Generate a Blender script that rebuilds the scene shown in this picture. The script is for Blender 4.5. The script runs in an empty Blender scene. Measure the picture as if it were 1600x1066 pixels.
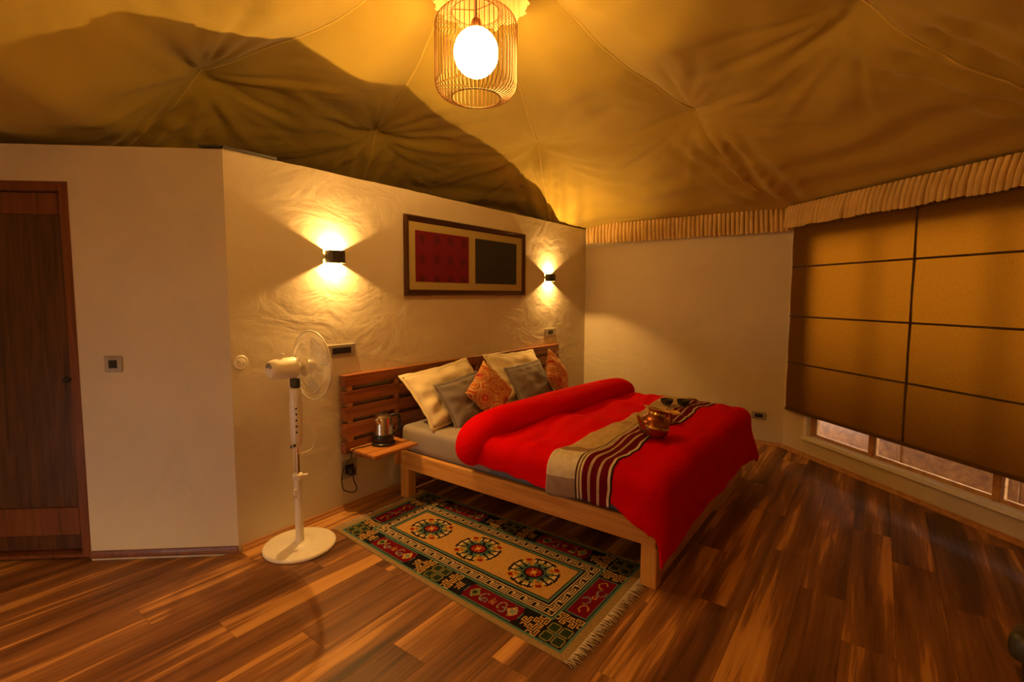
import bpy, bmesh, math, random
from mathutils import Vector, Matrix, noise
random.seed(7)
PI = math.pi
scene = bpy.context.scene
COL = scene.collection

# ------------------------------------------------------------------ camera
YAW, PITCH, ROLL = 0.9269, 0.0782, 0.0034
cam_d = bpy.data.cameras.new('camera'); cam = bpy.data.objects.new('camera', cam_d); COL.objects.link(cam)
fwd = Vector((math.sin(YAW)*math.cos(PITCH), math.cos(YAW)*math.cos(PITCH), -math.sin(PITCH)))
rgt = Vector((math.cos(YAW), -math.sin(YAW), 0)); upv = rgt.cross(fwd)
r2 = rgt*math.cos(ROLL)+upv*math.sin(ROLL); u2 = upv*math.cos(ROLL)-rgt*math.sin(ROLL)
m = Matrix((r2, u2, -fwd)).transposed().to_4x4(); m.translation = Vector((-1.2605, -2.9137, 1.5))
cam.matrix_world = m
cam_d.sensor_width = 36; cam_d.lens = 36*768.9/1600
cam_d.shift_x = (800-796.35)/1600; cam_d.shift_y = -(533-520.26)/1600
cam_d.clip_start = 0.05
scene.camera = cam

# ------------------------------------------------------------------ daylight, exposure
world = bpy.data.worlds.new('daylight'); scene.world = world; world.use_nodes = True
bg = world.node_tree.nodes['Background']
bg.inputs[0].default_value = (1.0, 0.92, 0.85, 1); bg.inputs[1].default_value = 6.0
scene.view_settings.view_transform = 'Standard'; scene.view_settings.look = 'None'
scene.view_settings.gamma = 1; scene.view_settings.use_curve_mapping = False
scene.view_settings.exposure = 0.22
WARM = (1.0, 0.52, 0.13)
SCONCE_W = 14.0
GLOBE_L = 58.0
FILL_W = 32.0

# ------------------------------------------------------------------ helpers
def newmat(name):
    mt = bpy.data.materials.new(name); mt.use_nodes = True
    nt = mt.node_tree; return mt, nt, nt.nodes['Principled BSDF']
def pset(b, **k):
    names = dict(col='Base Color', rough='Roughness', metal='Metallic', coat='Coat Weight', sheen='Sheen Weight', trans='Transmission Weight', emc='Emission Color', ems='Emission Strength', ior='IOR', spec='Specular IOR Level', alpha='Alpha')
    for a, v in k.items():
        if a in ('col', 'emc') and len(v) == 3: v = (*v, 1)
        b.inputs[names[a]].default_value = v
def N(nt, t, **k):
    n = nt.nodes.new(t)
    for a, v in k.items(): setattr(n, a, v)
    return n
def ramp(nt, fac, stops, interp='LINEAR'):
    r = N(nt, 'ShaderNodeValToRGB'); cr = r.color_ramp; cr.interpolation = interp
    while len(cr.elements) < len(stops): cr.elements.new(0.5)
    for e, (p, c) in zip(cr.elements, stops):
        e.position = p; e.color = (*c, 1) if len(c) == 3 else c
    nt.links.new(fac, r.inputs[0]); return r.outputs[0]
def noisetex(nt, vec, scale, detail=4, rough=.55, dist=0.):
    n = N(nt, 'ShaderNodeTexNoise'); n.inputs['Scale'].default_value = scale; n.inputs['Detail'].default_value = detail
    n.inputs['Roughness'].default_value = rough; n.inputs['Distortion'].default_value = dist
    if vec: nt.links.new(vec, n.inputs['Vector'])
    return n.outputs['Fac']
def mapping(nt, src, scale=(1, 1, 1), rot=(0, 0, 0), loc=(0, 0, 0)):
    mp = N(nt, 'ShaderNodeMapping'); nt.links.new(src, mp.inputs[0])
    mp.inputs['Scale'].default_value = scale; mp.inputs['Rotation'].default_value = rot; mp.inputs['Location'].default_value = loc
    return mp.outputs[0]
def bump(nt, b, h, strength=.3, dist=.01, prev=None):
    bn = N(nt, 'ShaderNodeBump'); bn.inputs['Strength'].default_value = strength; bn.inputs['Distance'].default_value = dist
    nt.links.new(h, bn.inputs['Height'])
    if prev: nt.links.new(prev, bn.inputs['Normal'])
    nt.links.new(bn.outputs[0], b.inputs['Normal']); return bn.outputs[0]
def plain(name, col, rough=.5, **k):
    mt, nt, b = newmat(name); pset(b, col=col, rough=rough, **k)
    co = N(nt, 'ShaderNodeTexCoord').outputs['Object']
    f = noisetex(nt, co, 35, 3)
    c0 = tuple(x*.96 for x in col); c1 = tuple(min(1, x*1.03) for x in col)
    nt.links.new(ramp(nt, f, [(.3, c0), (.7, c1)]), b.inputs['Base Color']); return mt
def wood(name, dark, mid, light, scale=1., axis='x', rough=.42, coat=.1):
    mt, nt, b = newmat(name); pset(b, rough=rough, coat=coat)
    g = N(nt, 'ShaderNodeNewGeometry').outputs['Position']; oi = N(nt, 'ShaderNodeObjectInfo').outputs['Random']
    vm = N(nt, 'ShaderNodeVectorMath', operation='SCALE'); vm.inputs[0].default_value = (17, 31, 23); nt.links.new(oi, vm.inputs['Scale'])
    va = N(nt, 'ShaderNodeVectorMath', operation='ADD'); nt.links.new(g, va.inputs[0]); nt.links.new(vm.outputs[0], va.inputs[1])
    s = {'x': (1.6, 22, 22), 'y': (22, 1.6, 22), 'z': (22, 22, 1.6)}[axis]
    v = mapping(nt, va.outputs[0], tuple(q*scale for q in s))
    f1 = noisetex(nt, v, 1.0, 6, .6, .6)
    nt.links.new(ramp(nt, f1, [(.28, dark), (.5, mid), (.72, light)]), b.inputs['Base Color'])
    f2 = noisetex(nt, v, 4.0, 3)
    bump(nt, b, f2, .12, .004); return mt
def fabric(name, col, var=.15, weave=500, rough=.9, bstr=.25, sheen=.1, extra=None):
    mt, nt, b = newmat(name); pset(b, rough=rough, sheen=sheen, spec=.2)
    co = N(nt, 'ShaderNodeTexCoord').outputs['Object']
    f = noisetex(nt, co, 6, 5)
    nt.links.new(ramp(nt, f, [(.3, tuple(x*(1-var) for x in col)), (.7, tuple(min(1, x*(1+var)) for x in col))]), b.inputs['Base Color'])
    h = noisetex(nt, co, weave, 2)
    p = bump(nt, b, h, bstr, .002)
    h2 = noisetex(nt, co, 14, 4, .6, .8); bump(nt, b, h2, .25, .01, p)
    return mt

# raw mesh builders ---------------------------------------------------------
class MB:
    def __init__(s): s.v = []; s.f = []; s.uv = {}
    def add(s, v, f):
        o = len(s.v); s.v += [tuple(p) for p in v]; s.f += [tuple(i+o for i in q) for q in f]; return s
    def box(s, x0, x1, y0, y1, z0, z1, c=0.0, M=None):
        """box with chamfered edges (c)"""
        if c <= 0:
            v = [(x, y, z) for x in (x0, x1) for y in (y0, y1) for z in (z0, z1)]
            f = [(0, 1, 3, 2), (4, 6, 7, 5), (0, 4, 5, 1), (2, 3, 7, 6), (0, 2, 6, 4), (1, 5, 7, 3)]
        else:
            bm = bmesh.new(); bmesh.ops.create_cube(bm, size=1)
            bmesh.ops.scale(bm, vec=(x1-x0, y1-y0, z1-z0), verts=bm.verts)
            bmesh.ops.translate(bm, vec=((x0+x1)/2, (y0+y1)/2, (z0+z1)/2), verts=bm.verts)
            bmesh.ops.bevel(bm, geom=bm.edges[:], offset=c, segments=1, affect='EDGES')
            bm.verts.index_update(); v = [p.co.copy() for p in bm.verts]; f = [[q.index for q in fa.verts] for fa in bm.faces]; bm.free()
        if M: v = [M @ Vector(p) for p in v]
        return s.add(v, f)
    def grid(s, fn, nu, nv, wrapu=False, wrapv=False):
        o = len(s.v)
        for i in range(nu):
            for j in range(nv): s.v.append(tuple(fn(i, j)))
        for i in range(nu if wrapu else nu-1):
            for j in range(nv if wrapv else nv-1):
                a, b_ = i, (i+1) % nu; c, d = j, (j+1) % nv
                s.f.append((o+a*nv+c, o+b_*nv+c, o+b_*nv+d, o+a*nv+d))
        return s
    def lathe(s, prof, n=32, M=None, cap=True):
        o = len(s.v); M = M or Matrix()
        for r, z in prof:
            for k in range(n):
                a = 2*PI*k/n; s.v.append(tuple(M @ Vector((r*math.cos(a), r*math.sin(a), z))))
        for i in range(len(prof)-1):
            for k in range(n): s.f.append((o+i*n+k, o+i*n+(k+1) % n, o+(i+1)*n+(k+1) % n, o+(i+1)*n+k))
        if cap:
            s.f.append(tuple(o+k for k in reversed(range(n)))); q = o+(len(prof)-1)*n; s.f.append(tuple(q+k for k in range(n)))
        return s
    def tube(s, pts, r, n=8, closed=False, cap=True):
        pts = [Vector(p) for p in pts]; o = len(s.v); m_ = len(pts)
        rr = r if isinstance(r, (list, tuple)) else [r]*m_
        prev = None
        for i, p in enumerate(pts):
            if closed: t = pts[(i+1) % m_]-pts[i-1]
            else: t = pts[min(i+1, m_-1)]-pts[max(i-1, 0)]
            t.normalize()
            if prev is None:
                a = Vector((0, 0, 1)) if abs(t.z) < .9 else Vector((1, 0, 0)); nrm = t.cross(a).normalized()
            else:
                nrm = (prev-t*prev.dot(t)).normalized()
            prev = nrm; bn = t.cross(nrm)
            for k in range(n):
                a = 2*PI*k/n; s.v.append(tuple(p+(nrm*math.cos(a)+bn*math.sin(a))*rr[i]))
        for i in range(m_ if closed else m_-1):
            j = (i+1) % m_
            for k in range(n): s.f.append((o+i*n+k, o+i*n+(k+1) % n, o+j*n+(k+1) % n, o+j*n+k))
        if cap and not closed:
            s.f.append(tuple(o+k for k in reversed(range(n)))); q = o+(m_-1)*n; s.f.append(tuple(q+k for k in range(n)))
        return s
    def mesh(s, name):
        me = bpy.data.meshes.new(name); me.from_pydata(s.v, [], s.f); me.update(); return me
    def obj(s, name, mat, parent=None, smooth=False, fix=True):
        me = s.mesh(name)
        if fix:
            bm = bmesh.new(); bm.from_mesh(me); bmesh.ops.recalc_face_normals(bm, faces=bm.faces); bm.to_mesh(me); bm.free()
        if mat: me.materials.append(mat)
        if smooth:
            me.polygons.foreach_set('use_smooth', [True]*len(me.polygons))
            if smooth != 'all': me.set_sharp_from_angle(angle=math.radians(38))
        o = bpy.data.objects.new(name, me); COL.objects.link(o)
        if parent: o.parent = parent; o.matrix_parent_inverse = parent.matrix_basis.inverted()
        return o
def tag(o, label=None, cat=None, group=None, kind=None):
    if label: o['label'] = label
    if cat: o['category'] = cat
    if group: o['group'] = group
    if kind: o['kind'] = kind
    return o
def empty(name, loc, label=None, cat=None, group=None, kind=None):
    o = bpy.data.objects.new(name, None); COL.objects.link(o); o.location = loc; o.empty_display_size = .1
    return tag(o, label, cat, group, kind)
def linkobj(name, me, parent, M=None):
    o = bpy.data.objects.new(name, me); COL.objects.link(o)
    if parent: o.parent = parent; o.matrix_parent_inverse = parent.matrix_basis.inverted()
    if M is not None: o.matrix_basis = M
    return o
def frame2(ox, oy, dx, dy):
    """local frame: s along (dx,dy), off = room-side normal given later, z up"""
    return lambda nx, ny: Matrix(((dx, nx, 0, ox), (dy, ny, 0, oy), (0, 0, 1, 0), (0, 0, 0, 1)))
def sm(a, b, x):
    t = max(0., min(1., (x-a)/(b-a))); return t*t*(3-2*t)
def interp(tab, x):
    if x <= tab[0][0]: return tab[0][1]
    for (a, b), (c, d) in zip(tab, tab[1:]):
        if x <= c: return b+(d-b)*(x-a)/(c-a)
    return tab[-1][1]
def nz(x, y, z=0.): return noise.noise(Vector((x, y, z)))

# ------------------------------------------------------------------ materials
def plaster(name, col):
    mt, nt, b = newmat(name); pset(b, rough=.6, spec=.35)
    g = N(nt, 'ShaderNodeNewGeometry').outputs['Position']
    f = noisetex(nt, g, 2.2, 5, .6, .4)
    nt.links.new(ramp(nt, f, [(.3, tuple(x*.9 for x in col)), (.7, col)]), b.inputs['Base Color'])
    h1 = noisetex(nt, mapping(nt, g, (1, 1, 1.6)), 2.6, 3, .5, 1.4)
    p = bump(nt, b, h1, .16, .05)
    h2 = noisetex(nt, g, 17, 5, .6, .6); p = bump(nt, b, h2, .10, .015, p)
    h3 = noisetex(nt, g, 240, 2); bump(nt, b, h3, .14, .004, p); return mt
M_PLAST = plaster('cream_plaster', (.66, .59, .46))
def m_canvas():
    mt, nt, b = newmat('khaki_canvas'); pset(b, rough=.8, spec=.25, sheen=.15)
    g = N(nt, 'ShaderNodeNewGeometry').outputs['Position']
    f = noisetex(nt, g, 1.3, 4)
    nt.links.new(ramp(nt, f, [(.3, (.43, .315, .055)), (.7, (.49, .365, .075))]), b.inputs['Base Color'])
    h = noisetex(nt, g, 420, 2); p = bump(nt, b, h, .15, .003)
    h2 = noisetex(nt, g, 7, 4, .55, 1.2); bump(nt, b, h2, .16, .02, p); return mt
M_CANVAS = m_canvas()
M_SEAM = fabric('canvas_piping', (.66, .50, .13), .08, 300)
M_FRINGE = fabric('fringe_cloth', (.78, .58, .26), .12, 300)
M_VALANCE = fabric('peach_frill_cloth', (.80, .48, .25), .15, 260)
def m_floor():
    mt, nt, b = newmat('streaked_laminate'); pset(b, rough=.46, coat=.05, spec=.4)
    g = N(nt, 'ShaderNodeNewGeometry').outputs['Position']; oi = N(nt, 'ShaderNodeObjectInfo').outputs['Random']
    vm = N(nt, 'ShaderNodeVectorMath', operation='SCALE'); vm.inputs[0].default_value = (37, 53, 0); nt.links.new(oi, vm.inputs['Scale'])
    va = N(nt, 'ShaderNodeVectorMath', operation='ADD'); nt.links.new(g, va.inputs[0]); nt.links.new(vm.outputs[0], va.inputs[1])
    v = mapping(nt, va.outputs[0], (.62, 7.5, 1))
    f1 = noisetex(nt, v, 1.0, 3, .5, .7)
    v2 = mapping(nt, va.outputs[0], (2.2, 60, 1)); f2 = noisetex(nt, v2, 1.0, 5, .62, .4)
    mx = N(nt, 'ShaderNodeMix', data_type='FLOAT'); mx.inputs[0].default_value = .26
    nt.links.new(f1, mx.inputs[2]); nt.links.new(f2, mx.inputs[3])
    ad = N(nt, 'ShaderNodeMath', operation='MULTIPLY_ADD'); nt.links.new(oi, ad.inputs[0]); ad.inputs[1].default_value = .10; ad.inputs[2].default_value = -.05
    ad2 = N(nt, 'ShaderNodeMath', operation='ADD'); nt.links.new(mx.outputs[0], ad2.inputs[0]); nt.links.new(ad.outputs[0], ad2.inputs[1])
    nt.links.new(ramp(nt, ad2.outputs[0], [(.32, (.05, .018, .009)), (.42, (.14, .055, .022)), (.50, (.22, .095, .036)), (.545, (.28, .12, .042)), (.58, (.52, .26, .08)), (.70, (.66, .36, .12))]), b.inputs['Base Color'])
    bump(nt, b, f2, .10, .003)
    return mt
M_FLOOR = m_floor()
M_PINE = wood('honey_pine', (.46, .20, .04), (.64, .32, .075), (.75, .42, .115), 1.0, 'y', .38)
M_PINEX = wood('honey_pine_cross', (.44, .19, .04), (.60, .29, .07), (.72, .39, .11), 1.0, 'x', .38)
M_PINEZ = wood('honey_pine_upright', (.48, .21, .045), (.65, .33, .08), (.76, .43, .12), 1.0, 'z', .38)
M_RED = wood('red_brown_slat', (.13, .035, .012), (.25, .08, .026), (.38, .14, .045), 1.1, 'x', .36, .15)
M_TABLE = wood('orange_slat', (.30, .11, .03), (.47, .19, .05), (.60, .27, .08), 1.1, 'x', .36, .15)
M_DOOR = wood('dark_door_veneer', (.035, .012, .006), (.075, .027, .012), (.13, .05, .02), 1.6, 'z', .4)
M_DFRAME = wood('door_frame_wood', (.08, .022, .009), (.15, .045, .016), (.21, .07, .025), 1.2, 'z', .4)
M_SKIRT = wood('skirting_wood', (.28, .12, .04), (.42, .2, .07), (.52, .27, .1), 1.0, 'x', .4)
M_PANEL = wood('window_pine', (.30, .13, .04), (.48, .24, .08), (.60, .33, .12), .8, 'x', .4)
M_SCREEN = wood('weathered_pine_board', (.12, .036, .006), (.21, .075, .012), (.30, .125, .023), .8, 'x', .5)
M_WHITE = plain('white_window_paint', (.80, .79, .76), .35)
M_BLACK = plain('black_plastic', (.012, .012, .013), .3)
M_DARK = plain('dark_grey_metal', (.035, .03, .026), .4)
M_SILVER = plain('silver_plastic', (.42, .39, .35), .3, metal=.5)
M_FANW = plain('white_fan_plastic', (.80, .76, .70), .35)
M_CHROME = plain('chrome', (.8, .8, .8), .12, metal=1.)
M_STEEL = plain('brushed_steel', (.55, .5, .45), .25, metal=1.)
M_COPPER = plain('old_copper', (.30, .10, .045), .28, metal=.9)
M_BRASS = plain('polished_brass', (.75, .5, .16), .2, metal=1.)
M_CAGE = plain('bronze_wire', (.16, .075, .025), .4, metal=.6)
M_SHEET = fabric('grey_sheet', (.33, .285, .27), .06, 420)
M_BLUE = fabric('blue_sheet', (.17, .19, .28), .08, 420)
M_BEIGE = fabric('beige_pillow_linen', (.62, .53, .36), .08, 380)
M_GREY = fabric('grey_pillow_linen', (.20, .17, .165), .08, 380)
M_FRING2 = fabric('rug_tassel_wool', (.62, .52, .44), .12, 200)
M_LEATHER = plain('charcoal_leather', (.035, .038, .04), .38)
M_SEATR = fabric('rust_seat_cloth', (.16, .035, .015), .1, 250)
def m_glass(ior=1.3):
    mt, nt, b = newmat('clear_glass')
    for n in list(nt.nodes): nt.nodes.remove(n)
    out = N(nt, 'ShaderNodeOutputMaterial'); tr = N(nt, 'ShaderNodeBsdfTransparent'); gl = N(nt, 'ShaderNodeBsdfGlossy'); mx = N(nt, 'ShaderNodeMixShader'); fr = N(nt, 'ShaderNodeFresnel')
    fr.inputs[0].default_value = ior; gl.inputs['Roughness'].default_value = .03; tr.inputs[0].default_value = (.95, .97, .96, 1)
    nt.links.new(fr.outputs[0], mx.inputs[0]); nt.links.new(tr.outputs[0], mx.inputs[1]); nt.links.new(gl.outputs[0], mx.inputs[2]); nt.links.new(mx.outputs[0], out.inputs[0]); return mt
M_GLASS = m_glass()
def m_duvet():
    mt, nt, b = newmat('red_striped_satin'); pset(b, rough=.85, sheen=.0, spec=.04)
    uv = N(nt, 'ShaderNodeUVMap').outputs[0]; co = N(nt, 'ShaderNodeTexCoord').outputs['Object']
    w = N(nt, 'ShaderNodeTexWave', wave_type='BANDS', bands_direction='Y'); w.inputs['Scale'].default_value = 25.; w.inputs['Distortion'].default_value = .25
    nt.links.new(uv, w.inputs['Vector'])
    mxc = ramp(nt, w.outputs['Fac'], [(.3, (.60, .001, .002)), (.7, (.66, .0015, .002))])
    nt.links.new(mxc, b.inputs['Base Color'])
    h = noisetex(nt, co, 9, 5, .55, .8); p = bump(nt, b, h, .35, .025)
    h2 = noisetex(nt, co, 350, 2); p = bump(nt, b, h2, .12, .002, p)
    bump(nt, b, w.outputs['Fac'], .07, .002, p); return mt
M_DUVET = m_duvet()
def m_runner():
    mt, nt, b = newmat('woven_throw'); pset(b, rough=.9, sheen=.0, spec=.05)
    uv = N(nt, 'ShaderNodeUVMap').outputs[0]; sp = N(nt, 'ShaderNodeSeparateXYZ'); nt.links.new(uv, sp.inputs[0])
    be = (.52, .39, .22); cr = (.62, .54, .42); dk = (.06, .03, .025); ma = (.12, .004, .012); gb = (.33, .24, .15)
    st = [(0, be), (.46, dk), (.485, cr), (.515, dk), (.535, cr), (.565, ma), (.655, cr), (.667, gb), (.68, cr), (.69, ma), (.79, cr), (.802, gb), (.815, cr), (.825, ma), (.94, cr), (.975, dk)]
    stripes = ramp(nt, sp.outputs[1], st, 'CONSTANT')
    # weft blocks near the hanging end of the plain half
    blk = ramp(nt, sp.outputs[0], [(0, (.30, .22, .20)), (.045, (.62, .55, .45)), (.135, (.30, .2, .13)), (.17, be), (.42, (.45, .32, .18)), (.5, be), (.72, (.42, .3, .17)), (.78, be)], 'CONSTANT')
    gt = N(nt, 'ShaderNodeMath', operation='LESS_THAN'); nt.links.new(sp.outputs[1], gt.inputs[0]); gt.inputs[1].default_value = .46
    mx = N(nt, 'ShaderNodeMix', data_type='RGBA'); nt.links.new(gt.outputs[0], mx.inputs[0]); nt.links.new(stripes, mx.inputs[6]); nt.links.new(blk, mx.inputs[7])
    f = noisetex(nt, mapping(nt, uv, (40, 8, 1)), 1., 4, .6)
    vr = ramp(nt, f, [(.3, (.8, .8, .8)), (.7, (1.1, 1.1, 1.1))])
    ml = N(nt, 'ShaderNodeMix', data_type='RGBA', blend_type='MULTIPLY'); ml.inputs[0].default_value = 1; nt.links.new(mx.outputs[2], ml.inputs[6]); nt.links.new(vr, ml.inputs[7])
    nt.links.new(ml.outputs[2], b.inputs['Base Color'])
    h = noisetex(nt, mapping(nt, uv, (900, 180, 1)), 1., 2); bump(nt, b, h, .4, .003); return mt
M_RUNNER = m_runner()
def m_medallion():
    mt, nt, b = newmat('orange_medallion_print'); pset(b, rough=.8, sheen=.1, spec=.2)
    co = N(nt, 'ShaderNodeTexCoord').outputs['Object']
    v = mapping(nt, co, (1, 1, .02))
    vo = N(nt, 'ShaderNodeTexVoronoi', feature='F1'); vo.inputs['Scale'].default_value = 7.6; vo.inputs['Randomness'].default_value = .45; nt.links.new(v, vo.inputs['Vector'])
    re = (.40, .035, .015); cr = (.60, .36, .14); og = (.52, .15, .03)
    rings = ramp(nt, vo.outputs['Distance'], [(0, re), (.07, cr), (.10, re), (.19, og), (.22, re), (.26, cr), (.31, re), (.33, og), (.40, cr), (.44, re), (.47, cr), (.56, og), (.6, re), (.64, cr)], 'CONSTANT')
    f = noisetex(nt, co, 130, 3); d = ramp(nt, f, [(.45, (.72, .72, .72)), (.58, (1.15, 1.15, 1.1))])
    ml = N(nt, 'ShaderNodeMix', data_type='RGBA', blend_type='MULTIPLY'); ml.inputs[0].default_value = .9; nt.links.new(rings, ml.inputs[6]); nt.links.new(d, ml.inputs[7])
    nt.links.new(ml.outputs[2], b.inputs['Base Color']); h = noisetex(nt, co, 300, 2); bump(nt, b, h, .3, .003); return mt
M_MEDAL = m_medallion()
def m_blind():
    mt, nt, b = newmat('brown_blind_cloth')
    for n in list(nt.nodes): nt.nodes.remove(n)
    out = N(nt, 'ShaderNodeOutputMaterial'); di = N(nt, 'ShaderNodeBsdfDiffuse'); tr = N(nt, 'ShaderNodeBsdfTranslucent'); mx = N(nt, 'ShaderNodeMixShader')
    g = N(nt, 'ShaderNodeNewGeometry').outputs['Position']
    f = noisetex(nt, mapping(nt, g, (60, 60, 260)), 1., 3, .6)
    f2 = noisetex(nt, mapping(nt, g, (260, 260, 40)), 1., 3, .6)
    ad = N(nt, 'ShaderNodeMath', operation='ADD'); nt.links.new(f, ad.inputs[0]); nt.links.new(f2, ad.inputs[1])
    c = ramp(nt, ad.outputs[0], [(.75, (.15, .075, .015)), (1.25, (.25, .13, .03))])
    nt.links.new(c, di.inputs[0]); tr.inputs[0].default_value = (.18, .052, .0017, 1)
    mx.inputs[0].default_value = .5; nt.links.new(di.outputs[0], mx.inputs[1]); nt.links.new(tr.outputs[0], mx.inputs[2]); nt.links.new(mx.outputs[0], out.inputs[0]); return mt
M_BLIND = m_blind()
M_ROD = fabric('blind_rod_pocket', (.075, .04, .014), .1, 300)
def m_emit(name, col, strength):
    mt, nt, b = newmat(name); pset(b, col=(.9, .85, .75), rough=.3, emc=col, ems=strength)
    return mt
M_GLOBE = m_emit('glowing_opal_glass', WARM, GLOBE_L)
def m_vcol(name, rough=.95):
    mt, nt, b = newmat(name); pset(b, rough=rough, sheen=.0, spec=.03)
    at = N(nt, 'ShaderNodeVertexColor'); at.layer_name = 'knots'
    co = N(nt, 'ShaderNodeTexCoord').outputs['Object']; f = noisetex(nt, co, 260, 3)
    vr = ramp(nt, f, [(.3, (.7, .7, .7)), (.7, (1.15, 1.15, 1.15))])
    ml = N(nt, 'ShaderNodeMix', data_type='RGBA', blend_type='MULTIPLY'); ml.inputs[0].default_value = 1; nt.links.new(at.outputs[0], ml.inputs[6]); nt.links.new(vr, ml.inputs[7])
    nt.links.new(ml.outputs[2], b.inputs['Base Color']); bump(nt, b, f, .5, .004); return mt
M_RUG = m_vcol('knotted_wool')

# ================================================================== SETTING
CEN = Vector((.97, -1.03))
V = [Vector(p) for p in ((4.17, -2.21), (4.17, .40), (2.15, 2.17), (-.45, 2.07), (-2.23, .15), (-2.13, -2.45), (-.21, -4.23), (2.43, -4.16))]
# floor: slab plus single laminate planks
slab = MB(); slab.add([(p.x*1.02, p.y*1.02, -.02) for p in V]+[(p.x*1.02, p.y*1.02, -.12) for p in V],
                      [tuple(range(8)), tuple(reversed(range(8, 16)))]+[(i, (i+1) % 8, 8+(i+1) % 8, 8+i) for i in range(8)])
floor = tag(slab.obj('floor', M_FLOOR), kind='structure')
def chord(y):
    xs = []
    for i in range(8):
        a, b = V[i], V[(i+1) % 8]
        if (a.y-y)*(b.y-y) <= 0 and abs(a.y-b.y) > 1e-6: xs.append(a.x+(b.x-a.x)*(y-a.y)/(b.y-a.y))
    return (min(xs), max(xs)) if len(xs) >= 2 else None
PW, PL = .192, 1.285
row = 0; y = .03
while y > -4.2:
    yy = y-PW
    c1, c2 = chord(max(min(y, 2.1), -4.2)), chord(max(yy, -4.2))
    if c1 and c2:
        xa, xb = min(c1[0], c2[0])+.01, max(c1[1], c2[1])-.01
        x = xa-((row*.43+.27) % 1.0)*PL
        while x < xb:
            a, b = max(x, xa), min(x+PL, xb)
            if b-a > .04:
                g = .0004
                MB().box(a+g, b-g, max(yy, -4.19)+g, y-g, -.02, 0, .0007).obj('plank', M_FLOOR, floor)
            x += PL
    y = yy; row += 1

def wallM(a, b):
    d = (b-a).normalized(); n = Vector((-d.y, d.x))
    if n.dot(CEN-a) < 0: n = -n
    return Matrix(((d.x, n.x, 0, a.x), (d.y, n.y, 0, a.y), (0, 0, 1, 0), (0, 0, 0, 1))), (b-a).length
def wall(name, a, b, H=2.46, th=.12, hole=None, ext=.05):
    M_, L = wallM(a, b); mb = MB()
    if hole:
        s0, s1, z0, z1 = hole
        mb.box(-ext, s0, -th, 0, -.1, H, M=M_); mb.box(s1, L+ext, -th, 0, -.1, H, M=M_)
        mb.box(s0, s1, -th, 0, z1, H, M=M_)
        if z0 > 0: mb.box(s0, s1, -th, 0, -.1, z0, M=M_)
    else: mb.box(-ext, L+ext, -th, 0, -.1, H, M=M_)
    o = mb.obj(name, M_PLAST); tag(o, kind='structure'); return M_, L
def baseboard(name, M_, s0, s1, mat=M_SKIRT):
    mb = MB()
    prof = [(0, 0), (.020, 0), (.020, .008), (.014, .018), (.011, .026), (.009, .034), (.0, .036)]
    v = [M_ @ Vector((s, p[0]+.0005, p[1])) for s in (s0, s1) for p in prof]; n = len(prof)
    mb.add(v, [(i, i+1, n+i+1, n+i) for i in range(n-1)]+[tuple(range(n)), tuple(reversed(range(n, 2*n)))])
    tag(mb.obj(name, mat), kind='structure')
A = Vector((0, 0)); LA = -.8476; DD = Vector((-math.cos(LA), -math.sin(LA)))      # door wall direction
DW_END = 1.76
# bed wall (partition, does not reach the canvas)
HW = 2.29
MBED = Matrix(((1, 0, 0, 0), (0, -1, 0, 0), (0, 0, 1, 0), (0, 0, 0, 1)))
def partition_bed():
    mb = MB(); nx = 70; top = []
    # slightly ragged plaster top edge
    for i in range(nx+1):
        x = 4.2*i/nx; z = HW+.004*nz(x*3, 1.7)+.003*nz(x*11, .3); top.append((x, z))
    k = math.tan((PI-.8476)/2 - PI/2)   # mitre
    v = []; f = []
    for x, z in top: v += [(x, 0, -.1), (x, 0, z), (x-(.1*math.tan(.8476/2) if x == 0 else 0), .1, z), (x-(.1*math.tan(.8476/2) if x == 0 else 0), .1, -.1)]
    for i in range(nx):
        o = i*4; f += [(o, o+4, o+5, o+1), (o+1, o+5, o+6, o+2), (o+2, o+6, o+7, o+3)]
    mb.add(v, f); return tag(mb.obj('wall_back', M_PLAST), kind='structure')
partition_bed()
nD = Vector((DD.y, -DD.x)); nD = nD if nD.dot(Vector((-1.26, -2.91))) > 0 else -nD
MDOOR = Matrix(((DD.x, nD.x, 0, 0), (DD.y, nD.y, 0, 0), (0, 0, 1, 0), (0, 0, 0, 1)))
D0, D1, DZ = .805, 1.66, 2.095
mb = MB(); mb.box(.0, D0, -.1, 0, -.1, HW-.004, M=MDOOR); mb.box(D1, DW_END, -.1, 0, -.1, HW-.004, M=MDOOR); mb.box(D0, D1, -.1, 0, DZ, HW-.004, M=MDOOR)
tag(mb.obj('wall_left', M_PLAST), kind='structure')
MR, LR = wall('wall_right', V[0], V[1])
WIN = (.26, 2.30, .17, 2.03)
MW, LW = wallM(V[0], V[7]); wall('wall_window', V[0], V[7], hole=WIN)
wall('wall_front', V[7], V[6])
wall('wall_front_left', V[6], V[5])
DAY_HOLE = (1.7, 2.35, .12, .48)     # added low opening, out of view, sized to let daylight onto the floor
ML_, LL_ = wallM(V[5], V[4]); wall('wall_entrance', V[5], V[4], hole=DAY_HOLE)
wall('wall_far_left', V[4], V[3]); wall('wall_far_back', V[3], V[2]); wall('wall_far_right', V[2], V[1])
baseboard('baseboard_back', MBED, .016, 4.15)
baseboard('baseboard_left', MDOOR, 0.0, D0-.005, M_DFRAME)
baseboard('baseboard_right', MR, 0.0, 2.19)
baseboard('baseboard_window', MW, 0.0, LW)
baseboard('baseboard_entrance', ML_, 0, LL_)
# metal edge strips on top of the partition at the corner
tag(MB().box(.0, .30, -.012, .06, HW+.002, HW+.014).obj('trim_1', M_DARK), kind='structure')
tag(MB().box(.01, .12, -.06, .012, HW+.002, HW+.014, M=MDOOR).obj('trim_2', M_DARK), kind='structure')

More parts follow.
